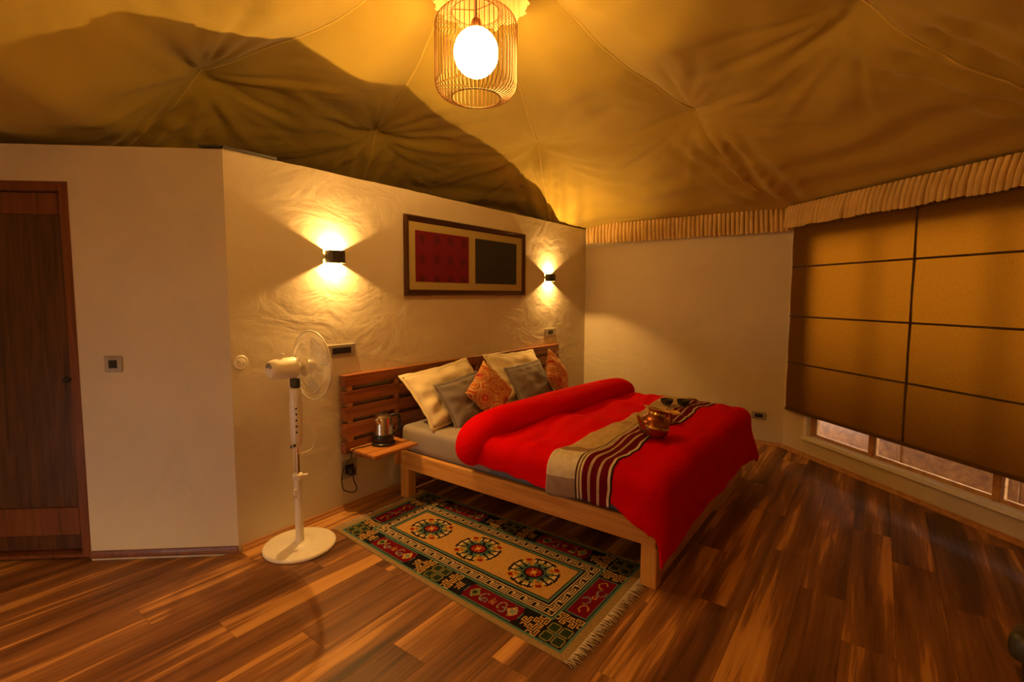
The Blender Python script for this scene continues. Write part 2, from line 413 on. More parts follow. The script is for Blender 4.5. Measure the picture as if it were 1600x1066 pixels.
# ---------------------------------------------------------------- tent ceiling
TIE = .557
ZR = [(.25, 3.50), (.55, 3.33), (.9, 3.15), (1.2, 3.06), (1.55, 2.98), (1.9, 2.90), (2.08, 2.74), (2.3, 2.61), (2.6, 2.47), (3.0, 2.39), (3.41, 2.315)]
ZM = [(.25, 3.46), (.6, 3.22), (1.19, 2.96), (1.73, 2.86), (1.95, 2.79), (2.25, 2.67), (2.8, 2.50), (3.41, 2.335)]
def smoothtab(tab, x, h=.09): return (interp(tab, x-h)+2*interp(tab, x)+interp(tab, x+h))/4
ties = [CEN+(p-CEN)*TIE for p in V]
ZM3 = [(.25, 3.46), (.6, 3.22), (1.19, 2.96), (1.73, 2.86), (1.95, 2.73), (2.1, 2.58), (2.28, 2.38), (2.6, 2.34), (3.41, 2.335)]
def ridged(x, y, z): return 1-2.2*abs(nz(x, y, z))
def tent_z(i, t, rho, P):
    R = rho*3.41
    zr, zm = smoothtab(ZR, R, .03), smoothtab(ZM3 if i == 3 else ZM, R, .04)
    ph = 1-abs(2*t-1)                      # 0 at ribs, 1 mid panel
    if R < 1.9: w = 1-(1-ph)**1.35
    else: w = math.sin(ph*PI/2)**.75
    z = zr+(zm-zr)*w
    env_c = sm(.2, .6, R)
    # pucker and folds radiating from the tie points
    for k in range(8):
        d = P-ties[k]; L = d.length
        if L > 1.5: continue
        rad = (ties[k]-CEN).normalized(); loc = math.atan2(d.y*rad.x-d.x*rad.y, d.dot(rad))
        cx, sy = math.cos(loc), math.sin(loc); seed = k*13.7
        z += .055*math.exp(-L/.07)
        fade = (1-sm(.9, 1.5, L))*min(1., L/.05)
        e1 = (L/.12)*math.exp(1-L/.12); e2 = (L/.33)*math.exp(1-L/.33)
        side = .45+.55*abs(sy)
        z += .014*ridged(cx*2.3+seed, sy*2.3, L*.4)*e1*fade
        z += .016*ridged(cx*3.4+seed+4, sy*3.4, L*.6)*e2*fade*side
        z += .009*ridged(cx*7+seed, sy*7, L*1.0)*e2*fade*side
        z += .008*math.sin(24*loc+seed+3*nz(L*2., seed))*(.5+.9*nz(cx*3+seed, sy*3, 7.))*e2*fade*sm(-.2, .6, -cx)*sm(.1, .35, L)
    if R > 1.95:
        # gathered swags beside the outer ribs
        q = min(t, 1-t); k = i if t < .5 else (i+1) % 8
        e = math.exp(-(q/.17)**2)*sm(1.95, 2.25, R)*(1-sm(3.15, 3.4, R))
        z += .024*e*(math.sin(q*62+R*7+k)-math.sin(R*7+k))+.020*e*nz(R*13+k*5, q*20)
        # drape folds across the panel
        z += .017*math.sin(R*17+9*abs(t-.5)+i*1.3+2*nz(t*3, R*2, i))*sm(2.2, 2.7, R)*(1-sm(3.2, 3.4, R))*ph**.5
    z += .016*env_c*nz(P.x*2.6, P.y*2.6, 2.)*(1-sm(3.1, 3.4, R))
    z += .006*env_c*ridged(P.x*2.6+1, P.y*2.6, 5.)*(1-sm(2.9, 3.3, R))
    # the cloth rests on the partition near the bed-wall corner
    g = math.exp(-((P.x-3.72)/.42)**2-((P.y-.08)/.33)**2); z -= .13*g
    if P.y > -.16 and P.y < .24 and P.x > -.1: z = max(z, HW+.016)
    dd = P.x*nD.x+P.y*nD.y; ds = P.dot(DD)
    if -.3 < dd < .2 and -.2 < ds < 2: z = max(z, HW+.012)
    return z
NT, NRH = 72, 120
R0 = .25/3.41
ceiling = tag(MB().lathe([(.26, 3.505), (.2, 3.53), (.05, 3.56)], 32, Matrix.Translation((CEN.x, CEN.y, 0))).obj('ceiling', M_CANVAS), kind='structure')
for i in range(8):
    a, b = V[i], V[(i+1) % 8]
    na = Vector((-(b-a).y, (b-a).x)).normalized(); na = na if na.dot(CEN-a) > 0 else -na
    def fn(r, j, a=a, b=b, i=i):
        rho = R0+(1-R0)*(r/(NRH-1)); t = j/(NT-1)
        P = CEN+(a+(b-a)*t-CEN)*rho
        Q = P
        return (Q.x, Q.y, tent_z(i, t, rho, P))
    p = MB().grid(fn, NRH, NT).obj('canvas_panel', M_CANVAS, ceiling, smooth='all', fix=False)
    # seam piping along the rib
    pts = []
    for r in range(60):
        rho = R0+(1-R0)*(r/59)*.985; P = CEN+(a-CEN)*rho; pts.append((P.x, P.y, tent_z(i, 0, rho, P)-.004))
    MB().tube(pts, .005, 6).obj('seam', M_SEAM, ceiling, smooth=True)
def pleats(M_, s0, s1, ztop, zbot, period, off, depth, amp=.006):
    mb = MB(); n = int((s1-s0)/period); per = (s1-s0)/n; sub = 9; nv = 7
    jit = [random.uniform(-1, 1) for _ in range(n+1)]; sl = [random.uniform(-.3, .3) for _ in range(n+1)]
    wid = [random.uniform(.38, .44) for _ in range(n+1)]
    def fn(i, j):
        k = min(i//sub, n-1); u = (i % sub)/(sub-1); v = j/(nv-1)
        an = PI*(1.2-1.4*u)
        s = s0+per*(k+.5)+wid[k]*per*math.cos(an)+sl[k]*per*.7*v-.014*v
        o = off+depth*(.30+.70*math.sin(min(1, .12+v)*PI*.55))*(.5+.5*math.sin(an))+.005*jit[k]*v
        zb = zbot+jit[k]*amp+.008*abs(math.cos(an))
        return M_ @ Vector((s, max(o, .004), ztop+(zb-ztop)*v))
    mb.grid(fn, n*sub, nv); return mb
for nm, (M_, s0, s1) in (('fr', (MR, .03, 2.20)), ('fw', (MW, .03, LW-.03)), ('ff', (wallM(V[7], V[6])[0], .03, 2.6)), ('fl', (wallM(V[6], V[5])[0], .03, 2.55)), ('fe', (ML_, .03, 2.55))):
    pleats(M_, s0, s1, 2.335, 2.125 if nm != 'fr' else 2.105, .043, .066 if nm == 'fw' else .012, .064).obj('fringe', M_FRINGE, ceiling, smooth=True, fix=False)
# frill round the centre ring
def frill():
    mb = MB(); n = 44; sub = 6
    jit = [random.uniform(-1, 1) for _ in range(n)]
    def fn(i, j):
        k = (i//sub) % n; u = (i % sub)/sub; v = j/7; a = 2*PI*i/(n*sub)
        r = .235+.014*math.sin(u*PI)+.022*v+.006*jit[k]; zb = 3.135+.012*math.sin(k*2.2)+.008*jit[k]
        return (CEN.x+r*math.cos(a), CEN.y+r*math.sin(a), 3.5+(zb-3.5)*v)
    mb.grid(fn, n*sub, 8, wrapu=True); return mb
frill().obj('centre_frill', M_VALANCE, ceiling, smooth='all', fix=False)

# ---------------------------------------------------------------- window
win = empty('window_1', MW @ Vector((1.28, -.06, WIN[2])), kind='structure')
def wbox(s0, s1, o0, o1, z0, z1, c=0.): return MB().box(s0, s1, o0, o1, z0, z1, c, M=MW)
s0, s1, z0, z1 = WIN
for q in ((s0, s0+.04, -.11, .010, z0+.031, z1), (s1-.04, s1, -.11, .010, z0+.031, z1), (s0+.0, s1-.0, -.11, .030, z0-.006, z0+.03), (s0+.04, s1-.04, -.11, .004, z1-.03, z1)):
    wbox(*q, .003).obj('frame', M_WHITE, win)
bays = [(.335, .885), (.925, 1.755), (1.80, 2.225)]
for q in ((.30, .335), (.885, .925), (1.755, 1.80), (2.225, 2.26)):
    wbox(q[0], q[1], -.10, -.035, z0+.03, z1-.03, .003).obj('mullion', M_PANEL, win)
for a, b in bays:
    wbox(a, b, -.095, -.045, z0+.03, z0+.05, .002).obj('bottom_rail', M_PANEL, win)
    wbox(a, b, -.072, -.068, z0+.05, z1-.03).obj('pane', M_GLASS, win)
# low board screen standing outside, seen through the lower glass
scr = empty('timber_screen', MW @ Vector((1.28, -.62, 0)), 'low pine board screen outside the window, showing below the blind', 'board screen')
for k, (a, b) in enumerate(((-.75, .64), (.685, 1.50), (1.545, 2.9))):
    for j in range(4): wbox(a, b, -.635-.004*j, -.612-.004*j, .01+j*.25, .257+j*.25, .003).obj('board', M_SCREEN, scr)
for a in (.64, 1.50): wbox(a+.002, a+.043, -.645, -.600, 0, 1.03, .003).obj('post', M_SCREEN, scr)
tag(wbox(-.8, 3.0, -1.2, -.125, -.12, 0.0).obj('floor_terrace', M_SKIRT), kind='structure')
# roman blind
blind = empty('roman_blind', MW @ Vector((1.24, .04, .40)), 'brown translucent roman blind with eight cloth panels over the window', 'blind')
BS = (.085, 1.238, 2.395); BZ = (2.30, 1.763, 1.303, .864, .416)
BO = .052
for c in range(2):
    for r in range(4):
        sa, sb = BS[c]+.004*(c > 0), BS[c+1]-.004*(c == 0); za, zb = BZ[r], BZ[r+1]
        def fn(i, j):
            u, v = i/12, j/10
            bul = .010*math.sin(v*PI)*(.6+.4*nz(u*2+c*3, r*3.))+.004*nz(u*3+c*7, v*2+r*5, 2.)
            return MW @ Vector((sa+(sb-sa)*u, BO+bul, za+(zb-za)*v))
        mb = MB().grid(fn, 13, 11); mb.obj('cloth_panel', M_BLIND, blind, smooth='all', fix=False)
for z in BZ[1:4]: MB().tube([MW @ Vector((s, BO, z)) for s in (BS[0]-.002, BS[2]+.002)], .0075, 8).obj('rod', M_ROD, blind, smooth=True)
wbox(BS[1]-.007, BS[1]+.007, BO-.003, BO+.012, .431, 2.3, .002).obj('centre_band', M_ROD, blind)
wbox(BS[0]-.006, BS[2]+.006, BO-.009, BO+.011, .402, .430, .004).obj('hem_bar', M_BLIND, blind)
# ---------------------------------------------------------------- door
door = empty('door_1', MDOOR @ Vector(((D0+D1)/2, 0, 0)), kind='structure')
def dbox(s0, s1, o0, o1, z0, z1, c=0.): return MB().box(s0, s1, o0, o1, z0, z1, c, M=MDOOR)
for q in ((D0, D0+.045, -.1, .004, 0, DZ), (D1-.045, D1, -.1, .004, 0, DZ), (D0+.045, D1-.045, -.1, .004, DZ-.05, DZ)): dbox(*q, .003).obj('door_frame', M_DFRAME, door)
dbox(D0+.045, D1-.045, -.1, .004, 0.001, .022, .002).obj('threshold', M_DFRAME, door)
leaf = dbox(D0+.05, D1-.05, -.075, -.045, .03, DZ-.055).obj('door_leaf', M_DOOR, door)
for q in ((D0+.05, D0+.075), (D1-.075, D1-.05)): dbox(q[0], q[1], -.046, -.032, .03, DZ-.055, .002).obj('stile', M_DFRAME, leaf)
dbox(D0+.075, D1-.075, -.046, -.030, DZ-.17, DZ-.055, .002).obj('rail', M_DFRAME, leaf)
dbox(D0+.075, D1-.075, -.046, -.030, .12, .28, .002).obj('rail', M_DFRAME, leaf)
dbox(D0+.075, D1-.075, -.046, -.040, .281, DZ-.171, .001).obj('door_panel', M_DOOR, leaf)
MB().lathe([(.010, 0), (.010, .02), (.017, .027), (.019, .037), (.014, .046)], 16, MDOOR @ Matrix.Translation((D0+.068, -.032, 1.02)) @ Matrix.Rotation(-PI/2, 4, 'X')).obj('knob', M_BLACK, leaf, smooth=True)

# ================================================================== THINGS
# ---- bed frame
BX0, BX1, BY0, BY1 = 1.10, 3.07, -.10, -2.075
bed = empty('platform_bed', (2.08, -1.1, 0), 'honey pine platform bed frame carrying the red duvet', 'bed')
for x in (BX0, BX1-.035): MB().box(x, x+.035, BY1+.005, BY0-.03, .22, .345, .004).obj('side_rail', M_PINE, bed)
MB().box(BX0-.03, BX1+.03, BY0-.028, BY0, .245, .345, .004).obj('head_rail', M_PINEX, bed)
for x in (BX0+.002, BX1-.077):
    MB().box(x, x+.075, BY0-.115, BY0-.032, 0, .2195, .004).obj('leg', M_PINEZ, bed)
    MB().box(x, x+.075, BY1, BY1+.085, 0, .2195, .004).obj('leg', M_PINEZ, bed)
MB().box(BX0+.036, BX1-.036, BY1+.003, BY1+.028, .222, .345, .003).obj('foot_board', M_PINEX, bed)
MB().box(BX0+.078, BX1-.078, BY1+.006, BY1+.028, .025, .2215, .003).obj('foot_board', M_PINEX, bed)
for k in range(11):
    yk = -.22-k*.172; MB().box(BX0+.036, BX1-.036, yk-.05, yk+.05, .30, .32).obj('bed_slat', M_PINEX, bed)
# ---- headboard on the wall
hb = empty('slatted_headboard', (2.08, -.03, .40), 'wide red-brown slatted wood headboard fixed to the wall behind the pillows', 'headboard')
HX0, HX1 = .69, 3.465
HZ = [(.949, .872), (.838, .757), (.726, .643), (.615, .517), (.488, .405)]
for r, (za, zb) in enumerate(HZ):
    segs = [(HX0, HX1)] if r == 0 else [(HX0, 1.165), (1.168, 2.992), (2.995, HX1)]
    for k, (a, b) in enumerate(segs):
        dz = -.012 if (r > 0 and k == 1) else 0
        MB().box(a, b, -.060, -.003, zb+dz, za+dz, .003).obj('slat', M_RED, hb)
    if r < 4:
        zt, zl = zb, HZ[r+1][0]
        for x in (HX0+.03, 1.125, HX1-.07): MB().box(x, x+.038, -.054, -.003, zl+.0005, zt-.0005, .002).obj('spacer', M_TABLE, hb)
        for x in (2.05,): MB().box(x, x+.04, -.054, -.003, zl-.0115, zt-.0005-(.012 if r else 0), .002).obj('spacer', M_TABLE, hb)
# ---- bedside shelves
def shelf(x0, x1, label):
    t = empty('bedside_shelf', ((x0+x1)/2, -.19, .42), label, 'shelf', 'slatted bedside shelves')
    for k in range(3): MB().box(x0, x1, -.150-k*.093, -.067-k*.093, .425, .445, .003).obj('slat', M_TABLE, t)
    for x in (x0+.05, x1-.09):
        mb = MB(); pr = [(-.062, .4245), (-.31, .4245), (-.30, .405), (-.24, .392), (-.062, .372)]
        mb.add([(xx, p[0], p[1]) for xx in (x, x+.035) for p in pr], [tuple(range(5)), tuple(reversed(range(5, 10)))]+[(i, (i+1) % 5, 5+(i+1) % 5, 5+i) for i in range(5)])
        mb.obj('bracket', M_RED, t)
    return t
shelf(.715, 1.092, 'small slatted wood shelf under the steel kettle')
shelf(3.085, 3.455, 'small slatted wood shelf half hidden behind the far cushion')
# ---- mattress
mat = empty('mattress', (2.08, -1.08, .322), 'mattress with grey fitted sheet and blue side lying in the bed frame', 'mattress')
def softbox(x0, x1, y0, y1, z0, z1, r=.05, n=5, bulge=0.):
    bm = bmesh.new(); bmesh.ops.create_cube(bm, size=1); bmesh.ops.scale(bm, vec=(x1-x0, y1-y0, z1-z0), verts=bm.verts)
    bmesh.ops.translate(bm, vec=((x0+x1)/2, (y0+y1)/2, (z0+z1)/2), verts=bm.verts)
    bmesh.ops.bevel(bm, geom=bm.edges[:], offset=r, segments=n, affect='EDGES', profile=.6)
    mb = MB(); bm.verts.index_update(); mb.add([v.co.copy() for v in bm.verts], [[q.index for q in f.verts] for f in bm.faces]); bm.free(); return mb
softbox(BX0+.04, BX1-.04, -2.04, -.13, .322, .50, .04).obj('mattress_core', M_BLUE, mat, smooth=True)
softbox(BX0+.022, BX1-.022, -.98, -.115, .346, .535, .05).obj('fitted_sheet', M_SHEET, mat, smooth=True)
softbox(BX0+.025, BX1-.025, -2.035, -.981, .346, .515, .04).obj('mattress_cover', M_BLUE, mat, smooth=True)
# ---- duvet
XL, XR, YF = 1.135, 3.03, -2.035
def duv_top(x, y):
    z = .578+.026*nz(x*1.6, y*1.9, 1.)+.018*nz(x*4+2, y*3.1, 5.)
    z += .020*nz(x*1.4+y*4.2, y*9.-x*2.5, 2.)
    z += .035*math.exp(-((y+1.9)/.25)**2)*sm(1.2, 1.6, x)*(1-sm(2.6, 3.0, x))
    return z
def drape(s, t, lift=0., rad=.075, hang=True):
    dl = max(0, XL-s); dr = max(0, s-XR); df = max(0, YF-t)
    dx = dl if dl > 0 else dr
    d = (dx**3.2+df**3.2)**(1/3.2) if (dx > 0 or df > 0) else 0
    x = min(max(s, XL), XR); y = max(t, YF)
    z = duv_top(x, y)
    if d > 0:
        R_ = rad+lift
        if d < R_*PI/2: off = R_*math.sin(d/R_); drop = R_*(1-math.cos(d/R_))
        else: off = R_; drop = R_+(d-R_*PI/2)
        h = math.hypot(dx, df); ux, uy = dx/h, df/h
        fold = .016*math.sin((x*1.0+y*1.0)*13+1.3*math.sin(x*5))*sm(.08, .35, drop)
        off += fold*(.25 if df > dx else 1)
        x += (-off if dl > 0 else off)*ux; y += -off*uy; z -= drop
        if dr > 0 and df > 0: g = sm(.1, .45, drop); x += .10*g; y -= .05*g
    return x, y, z+lift
def duvet_mesh():
    mb = MB(); nu, nv = 120, 96; uv = []
    def fn(i, j):
        v = j/(nv-1); t = -.90-v*(2.485-.90)
        ol = .195+.012*nz(t*4, 3.3)+.03*sm(-1.0, -1.4, t)+.10*sm(-1.8, -2.1, t)
        orr = .33
        s = (XL-ol)+(XR+orr-XL+ol)*(i/(nu-1))
        ex = .012*nz(s*5, 7.7)
        if t < YF: t = YF+(t-YF)*(1+ex)
        uv.append((s*.5, t)); p = drape(s, t); return p
    mb.grid(fn, nu, nv); return mb, uv
def setuv(o, uv):
    l = o.data.uv_layers.new(name='UVMap')
    for lp in o.data.loops: l.data[lp.index].uv = uv[lp.vertex_index]
duvet = empty('duvet', (2.08, -1.5, .52), 'puffy bright red duvet with a rolled head edge covering the bed', 'duvet')
mb, uv = duvet_mesh(); o = mb.obj('duvet_cover', M_DUVET, duvet, smooth='all', fix=False); setuv(o, uv)
sol = o.modifiers.new('thick', 'SOLIDIFY'); sol.thickness = .022; sol.offset = -1
sub = o.modifiers.new('sub', 'SUBSURF'); sub.levels = 1; sub.render_levels = 1
# rolled head edge
def roll():
    key = [(3.13, -1.005, .545, .085), (3.08, -1.0, .60, .10), (2.9, -.985, .628, .112), (2.5, -.955, .632, .118), (2.0, -.925, .632, .120), (1.6, -.90, .630, .120), (1.32, -.88, .622, .120), (1.20, -.872, .603, .119), (1.12, -.866, .565, .114), (1.085, -.86, .515, .106), (1.072, -.856, .465, .090), (1.072, -.853, .425, .058), (1.074, -.85, .408, .015)]
    pts = []; N_ = 80
    for i in range(N_):
        u = i/(N_-1)*(len(key)-1); k = min(int(u), len(key)-2); f = u-k
        p0, p1, p2, p3 = (key[max(k-1, 0)], key[k], key[k+1], key[min(k+2, len(key)-1)])
        pts.append([.5*((2*b)+(-a+c)*f+(2*a-5*b+4*c-d)*f*f+(-a+3*b-3*c+d)*f**3) for a, b, c, d in zip(p0, p1, p2, p3)])
    mb = MB(); n = 40; uv = []
    def fn(i, j):
        p = Vector(pts[i][:3]); r = pts[i][3]
        t = (Vector(pts[min(i+1, N_-1)][:3])-Vector(pts[max(i-1, 0)][:3])).normalized()
        yv = Vector((0, -1, 0)); up = t.cross(yv).normalized(); bx = up.cross(t).normalized()
        if bx.y > 0: bx = -bx
        a = 2*PI*j/n
        rr = r*(1+.05*nz(p.x*4+2, math.cos(a)*1.5, math.sin(a)*1.5)+.07*nz(p.x*2.2, math.cos(a)*2, 4+math.sin(a)*2))
        # crease where the roll meets the cover
        rr *= 1-.16*math.exp(-((a-PI*1.30)/.22)**2)
        uv.append((p.x*.5, a*.1)); q = p+bx*math.cos(a)*rr*1.12+up*math.sin(a)*rr*.92
        return q
    mb.grid(fn, N_, n, wrapv=True)
    mb.f.append(tuple(range(n))); mb.f.append(tuple(reversed(range((N_-1)*n, N_*n)))); return mb, uv
mb, uv = roll(); o = mb.obj('rolled_edge', M_DUVET, duvet, smooth='all'); setuv(o, uv)
sub = o.modifiers.new('sub', 'SUBSURF'); sub.levels = 1; sub.render_levels = 1
# ---- woven throw across the bed
def throw():
    mb = MB(); nu, nv = 130, 34; uv = []
    def fn(i, j):
        u, v = i/(nu-1), j/(nv-1)
        s = .85+u*(3.22-.85)
        t = -1.455-v*.395+.010*nz(s*3, 4.)-.02*(1-u)*0+.012*math.sin(s*9)*nz(s, 2.)
        if v > .93: t += .010*nz(s*14, 1.2)
        uv.append((u, v)); x, y, z = drape(s, t, .026+.004*nz(s*9, t*9, 6.)+.006*max(0, nz(s*6, t*2, 8.)))
        return x, y, z
    mb.grid(fn, nu, nv); return mb, uv
mb, uv = throw(); runner = mb.obj('throw_runner', M_RUNNER, None, smooth='all', fix=False); setuv(runner, uv)
so = runner.modifiers.new('thick', 'SOLIDIFY'); so.thickness = .004; so.offset = 1
tag(runner, 'beige and maroon striped woven throw laid across the red duvet', 'throw')
# ---- pillows
def pillow(name, label, cat, group, center, w, h, th, lean, roll_, yaw, mat, flange=.0, seed=0, wr=.02):
    """pillow standing on its lower edge: local x width, local y up the pillow, local z front"""
    mb = MB(); n = 34; uv = []
    def sh(u, v, side):
        # pinched corners, bowed edges
        px = math.copysign(abs(u)**.92, u); py = math.copysign(abs(v)**.92, v)
        bow = .07
        x = px*w/2*(1-bow*(1-v*v)*.9*abs(u)**3); y = py*h/2*(1-bow*(1-u*u)*.9*abs(v)**3)
        e = max(0., (1-abs(u)**2.6))*max(0., (1-abs(v)**2.6)); z = th/2*e**.45 if e > 0 else 0
        z *= 1-.10*v
        k = nz(u*2.2+seed, v*2.6, seed*.7)
        rad = math.hypot(u, v)
        z += side*0+wr*k*(e**.4 if e > 0 else 0)
        z += wr*.55*math.sin(math.atan2(v, u)*11+seed)*sm(.5, .95, max(abs(u), abs(v)))*(e**.3 if e > 0 else 0)
        return x, y, z
    for side in (1, -1):
        def fn(i, j, side=side):
            u = -1+2*i/(n-1); v = -1+2*j/(n-1); x, y, z = sh(u, v, side); return (x, y, side*max(z, .0))
        mb.grid(fn, n, n)
    if flange:
        o0 = len(mb.v); ring = []
        for k in range(4*24):
            q = k/24; e = int(q); f = -1+2*(q-e)
            u, v = ((f, -1), (1, f), (-f, 1), (-1, -f))[e]; x, y, z = sh(u, v, 1); l = math.hypot(u, v)
            mag = flange*(.85+.3*nz(u*3+seed, v*3))
            ux, uy = (u if abs(u) > .999 else u*.35), (v if abs(v) > .999 else v*.35)
            ring.append(((x, y), (x+ux*mag, y+uy*mag), .006*nz(u*6+seed, v*6, 2.)))
        m_ = len(ring)
        for (a, b, z) in ring: mb.v += [(a[0], a[1], .002), (b[0], b[1], z*1.4+.002), (b[0], b[1], z*1.4-.002), (a[0], a[1], -.002)]
        for k in range(m_):
            a = o0+k*4; b = o0+((k+1) % m_)*4; mb.f += [(a, b, b+1, a+1), (a+1, b+1, b+2, a+2), (a+2, b+2, b+3, a+3)]
    o = mb.obj(name, mat, None, smooth='all')
    bm = bmesh.new(); bm.from_mesh(o.data); bmesh.ops.remove_doubles(bm, verts=bm.verts, dist=.0006); bmesh.ops.recalc_face_normals(bm, faces=bm.faces); bm.to_mesh(o.data); bm.free()
    # local x -> +x, local y -> up (leaning back towards wall), local z -> -y (front)
    base = Matrix(((1, 0, 0), (0, 0, -1), (0, 1, 0))).to_4x4()
    o.matrix_world = Matrix.Translation(center) @ Matrix.Rotation(yaw, 4, 'Z') @ Matrix.Rotation(-lean, 4, 'X') @ base @ Matrix.Rotation(roll_, 4, 'Z')
    return tag(o, label, cat, group)
R_ = math.radians
pillow('bed_pillow', 'wide beige linen pillow leaning on the headboard nearest the kettle', 'pillow', 'beige pillows', (1.50, -.275, .745), .74, .44, .14, R_(40), R_(5), 0, M_BEIGE, .03, 1, .035)
pillow('bed_pillow', 'wide beige linen pillow leaning on the headboard at the far side', 'pillow', 'beige pillows', (2.43, -.27, .755), .72, .44, .14, R_(34), R_(-2), 0, M_BEIGE, .03, 2, .035)
pillow('grey_pillow', 'grey linen pillow in front of the beige pillow nearest the kettle', 'pillow', 'grey pillows', (1.545, -.405, .685), .52, .36, .13, R_(32), R_(4), R_(4), M_GREY, .025, 3, .018)
pillow('grey_pillow', 'grey linen pillow propped in front of the far beige pillow', 'pillow', 'grey pillows', (2.43, -.395, .69), .54, .36, .13, R_(30), R_(2), R_(0), M_GREY, .025, 4, .018)
pillow('patterned_cushion', 'orange cushion with round medallions standing on its corner, nearer the kettle', 'cushion', 'orange medallion cushions', (1.675, -.52, .745), .36, .36, .13, R_(22), R_(40), R_(-6), M_MEDAL, 0, 5, .012)
pillow('patterned_cushion', 'orange cushion with round medallions standing on its corner at the far side', 'cushion', 'orange medallion cushions', (2.70, -.50, .745), .36, .36, .13, R_(20), R_(42), R_(14), M_MEDAL, 0, 6, .012)

# ---- copper pot, brass dish and two cups on the throw
def on_throw(x, y): return duv_top(x, y)+.036
px, py = 1.565, -1.86; pz = on_throw(px, py)
pot = empty('copper_pot', (px, py, pz), 'dark copper pot with brass spout and flared collar lying on the throw', 'pot')
TP = Matrix.Translation((px, py, pz+.002)) @ Matrix.Rotation(R_(14), 4, Vector((.6, .8, 0)))
prof = [(.045, 0), (.066, .004), (.083, .025), (.09, .055), (.086, .085), (.070, .112), (.052, .124), (.05, .13)]
MB().lathe(prof, 32, TP).obj('body', M_COPPER, pot, smooth=True)
MB().lathe([(.051, .130), (.050, .142), (.062, .154), (.084, .160), (.087, .163), (.064, .1635), (.046, .150), (.044, .131)], 32, TP, cap=False).obj('collar', M_BRASS, pot, smooth=True)
left = Vector((-.72, .35, 0)).normalized()
sp_ = [TP @ Vector((left.x*a, left.y*a, z)) for a, z in ((.07, .05), (.095, .056), (.118, .072), (.135, .094), (.15, .104))]
MB().tube(sp_, [.022, .019, .014, .011, .009], 14).obj('spout', M_BRASS, pot, smooth=True)
MB().lathe([(.088, .048), (.0925, .052), (.0925, .060), (.088, .064)], 32, TP, cap=False).obj('band', M_BRASS, pot, smooth=True)
hp = [TP @ Vector((-left.x*a, -left.y*a, z)) for a, z in ((.055, .128), (.085, .15), (.118, .145), (.13, .105), (.115, .065), (.088, .045))]
MB().tube(hp, .008, 10).obj('handle', M_COPPER, pot, smooth=True)
dx_, dy_ = 2.02, -1.80; dzz = on_throw(dx_, dy_)
MB().lathe([(.032, 0), (.034, .004), (.012, .012), (.009, .035), (.03, .046), (.065, .056), (.078, .066), (.080, .069), (.062, .060), (.02, .052), (.001, .051)], 32, Matrix.Translation((dx_, dy_, dzz))).obj('brass_dish', M_BRASS, None, smooth=True)
tag(bpy.data.objects['brass_dish'], 'shallow brass stemmed dish standing behind the copper pot on the throw', 'dish')
for k, (cx_, cy_, lb) in enumerate(((2.57, -1.60, 'small dark metal bowl on the beige half of the throw'), (2.60, -1.72, 'small dark metal bowl on the maroon stripes of the throw'))):
    o = MB().lathe([(.02, 0), (.032, .004), (.045, .022), (.05, .046), (.047, .046), (.041, .022), (.026, .009), (.001, .008)], 24, Matrix.Translation((cx_, cy_, on_throw(cx_, cy_)))).obj('metal_bowl', M_DARK, None, smooth=True)
    tag(o, lb, 'bowl', 'dark bowls on the throw')

# ---- kettle
kx, ky, kz = .925, -.165, .4455
ket = empty('electric_kettle', (kx, ky, kz), 'brushed steel electric kettle with black base and handle on the near shelf', 'kettle')
T_ = Matrix.Translation((kx, ky, kz))
MB().lathe([(.078, 0), (.082, .004), (.082, .016), (.074, .022)], 32, T_).obj('base', M_BLACK, ket, smooth=True)
MB().lathe([(.070, .0235), (.073, .03), (.069, .072), (.067, .078)], 32, T_).obj('skirt', M_BLACK, ket, smooth=True)
MB().lathe([(.0668, .0785), (.064, .12), (.059, .185), (.057, .192)], 40, T_).obj('body', M_STEEL, ket, smooth=True)
kl = MB().lathe([(.0565, .1925), (.058, .198), (.052, .208), (.03, .216), (.012, .219)], 32, T_).obj('lid', M_STEEL, ket, smooth=True)
MB().lathe([(.008, .2192), (.012, .224), (.011, .230), (.004, .233)], 16, T_).obj('lid_knob', M_BLACK, kl, smooth=True)
hd = Vector((.85, -.5, 0)).normalized()
hpts = [T_ @ Vector((hd.x*a, hd.y*a, z)) for a, z in ((.052, .196), (.085, .206), (.108, .200), (.116, .17), (.113, .12), (.102, .085), (.082, .072), (.064, .07))]
MB().tube(hpts, [.011, .012, .012, .011, .010, .010, .011, .012], 12).obj('handle', M_BLACK, ket, smooth=True)
sp2 = Vector((-.9, -.3, 0)).normalized()
mb = MB(); mb.tube([T_ @ Vector((sp2.x*a, sp2.y*a, z)) for a, z in ((.048, .165), (.062, .178), (.076, .192))], [.02, .017, .012], 12); mb.obj('spout', M_STEEL, ket, smooth=True)
cord = [(kx-.07, ky+.03, kz+.008), (kx-.14, ky+.04, kz+.006), (.72, -.12, kz+.008), (.700, -.11, .435), (.698, -.10, .39), (.672, -.075, .34), (.655, -.06, .27), (.664, -.055, .18), (.70, -.055, .145), (.755, -.055, .125), (.775, -.055, .15), (.755, -.055, .20), (.745, -.055, .245)]
def smooth_path(p, n=8):
    p = [Vector(q) for q in p]; out = []
    for k in range(len(p)-1):
        a, b, c, d = p[max(k-1, 0)], p[k], p[k+1], p[min(k+2, len(p)-1)]
        for i in range(n):
            f = i/n; out.append(.5*((2*b)+(-a+c)*f+(2*a-5*b+4*c-d)*f*f+(-a+3*b-3*c+d)*f**3))
    return out+[p[-1]]
kc = MB().tube(smooth_path(cord), .0042, 8).obj('cord', M_BLACK, ket, smooth=True)
MB().box(.722, .768, -.062, -.018, .245, .298, .006).obj('plug', M_BLACK, kc)
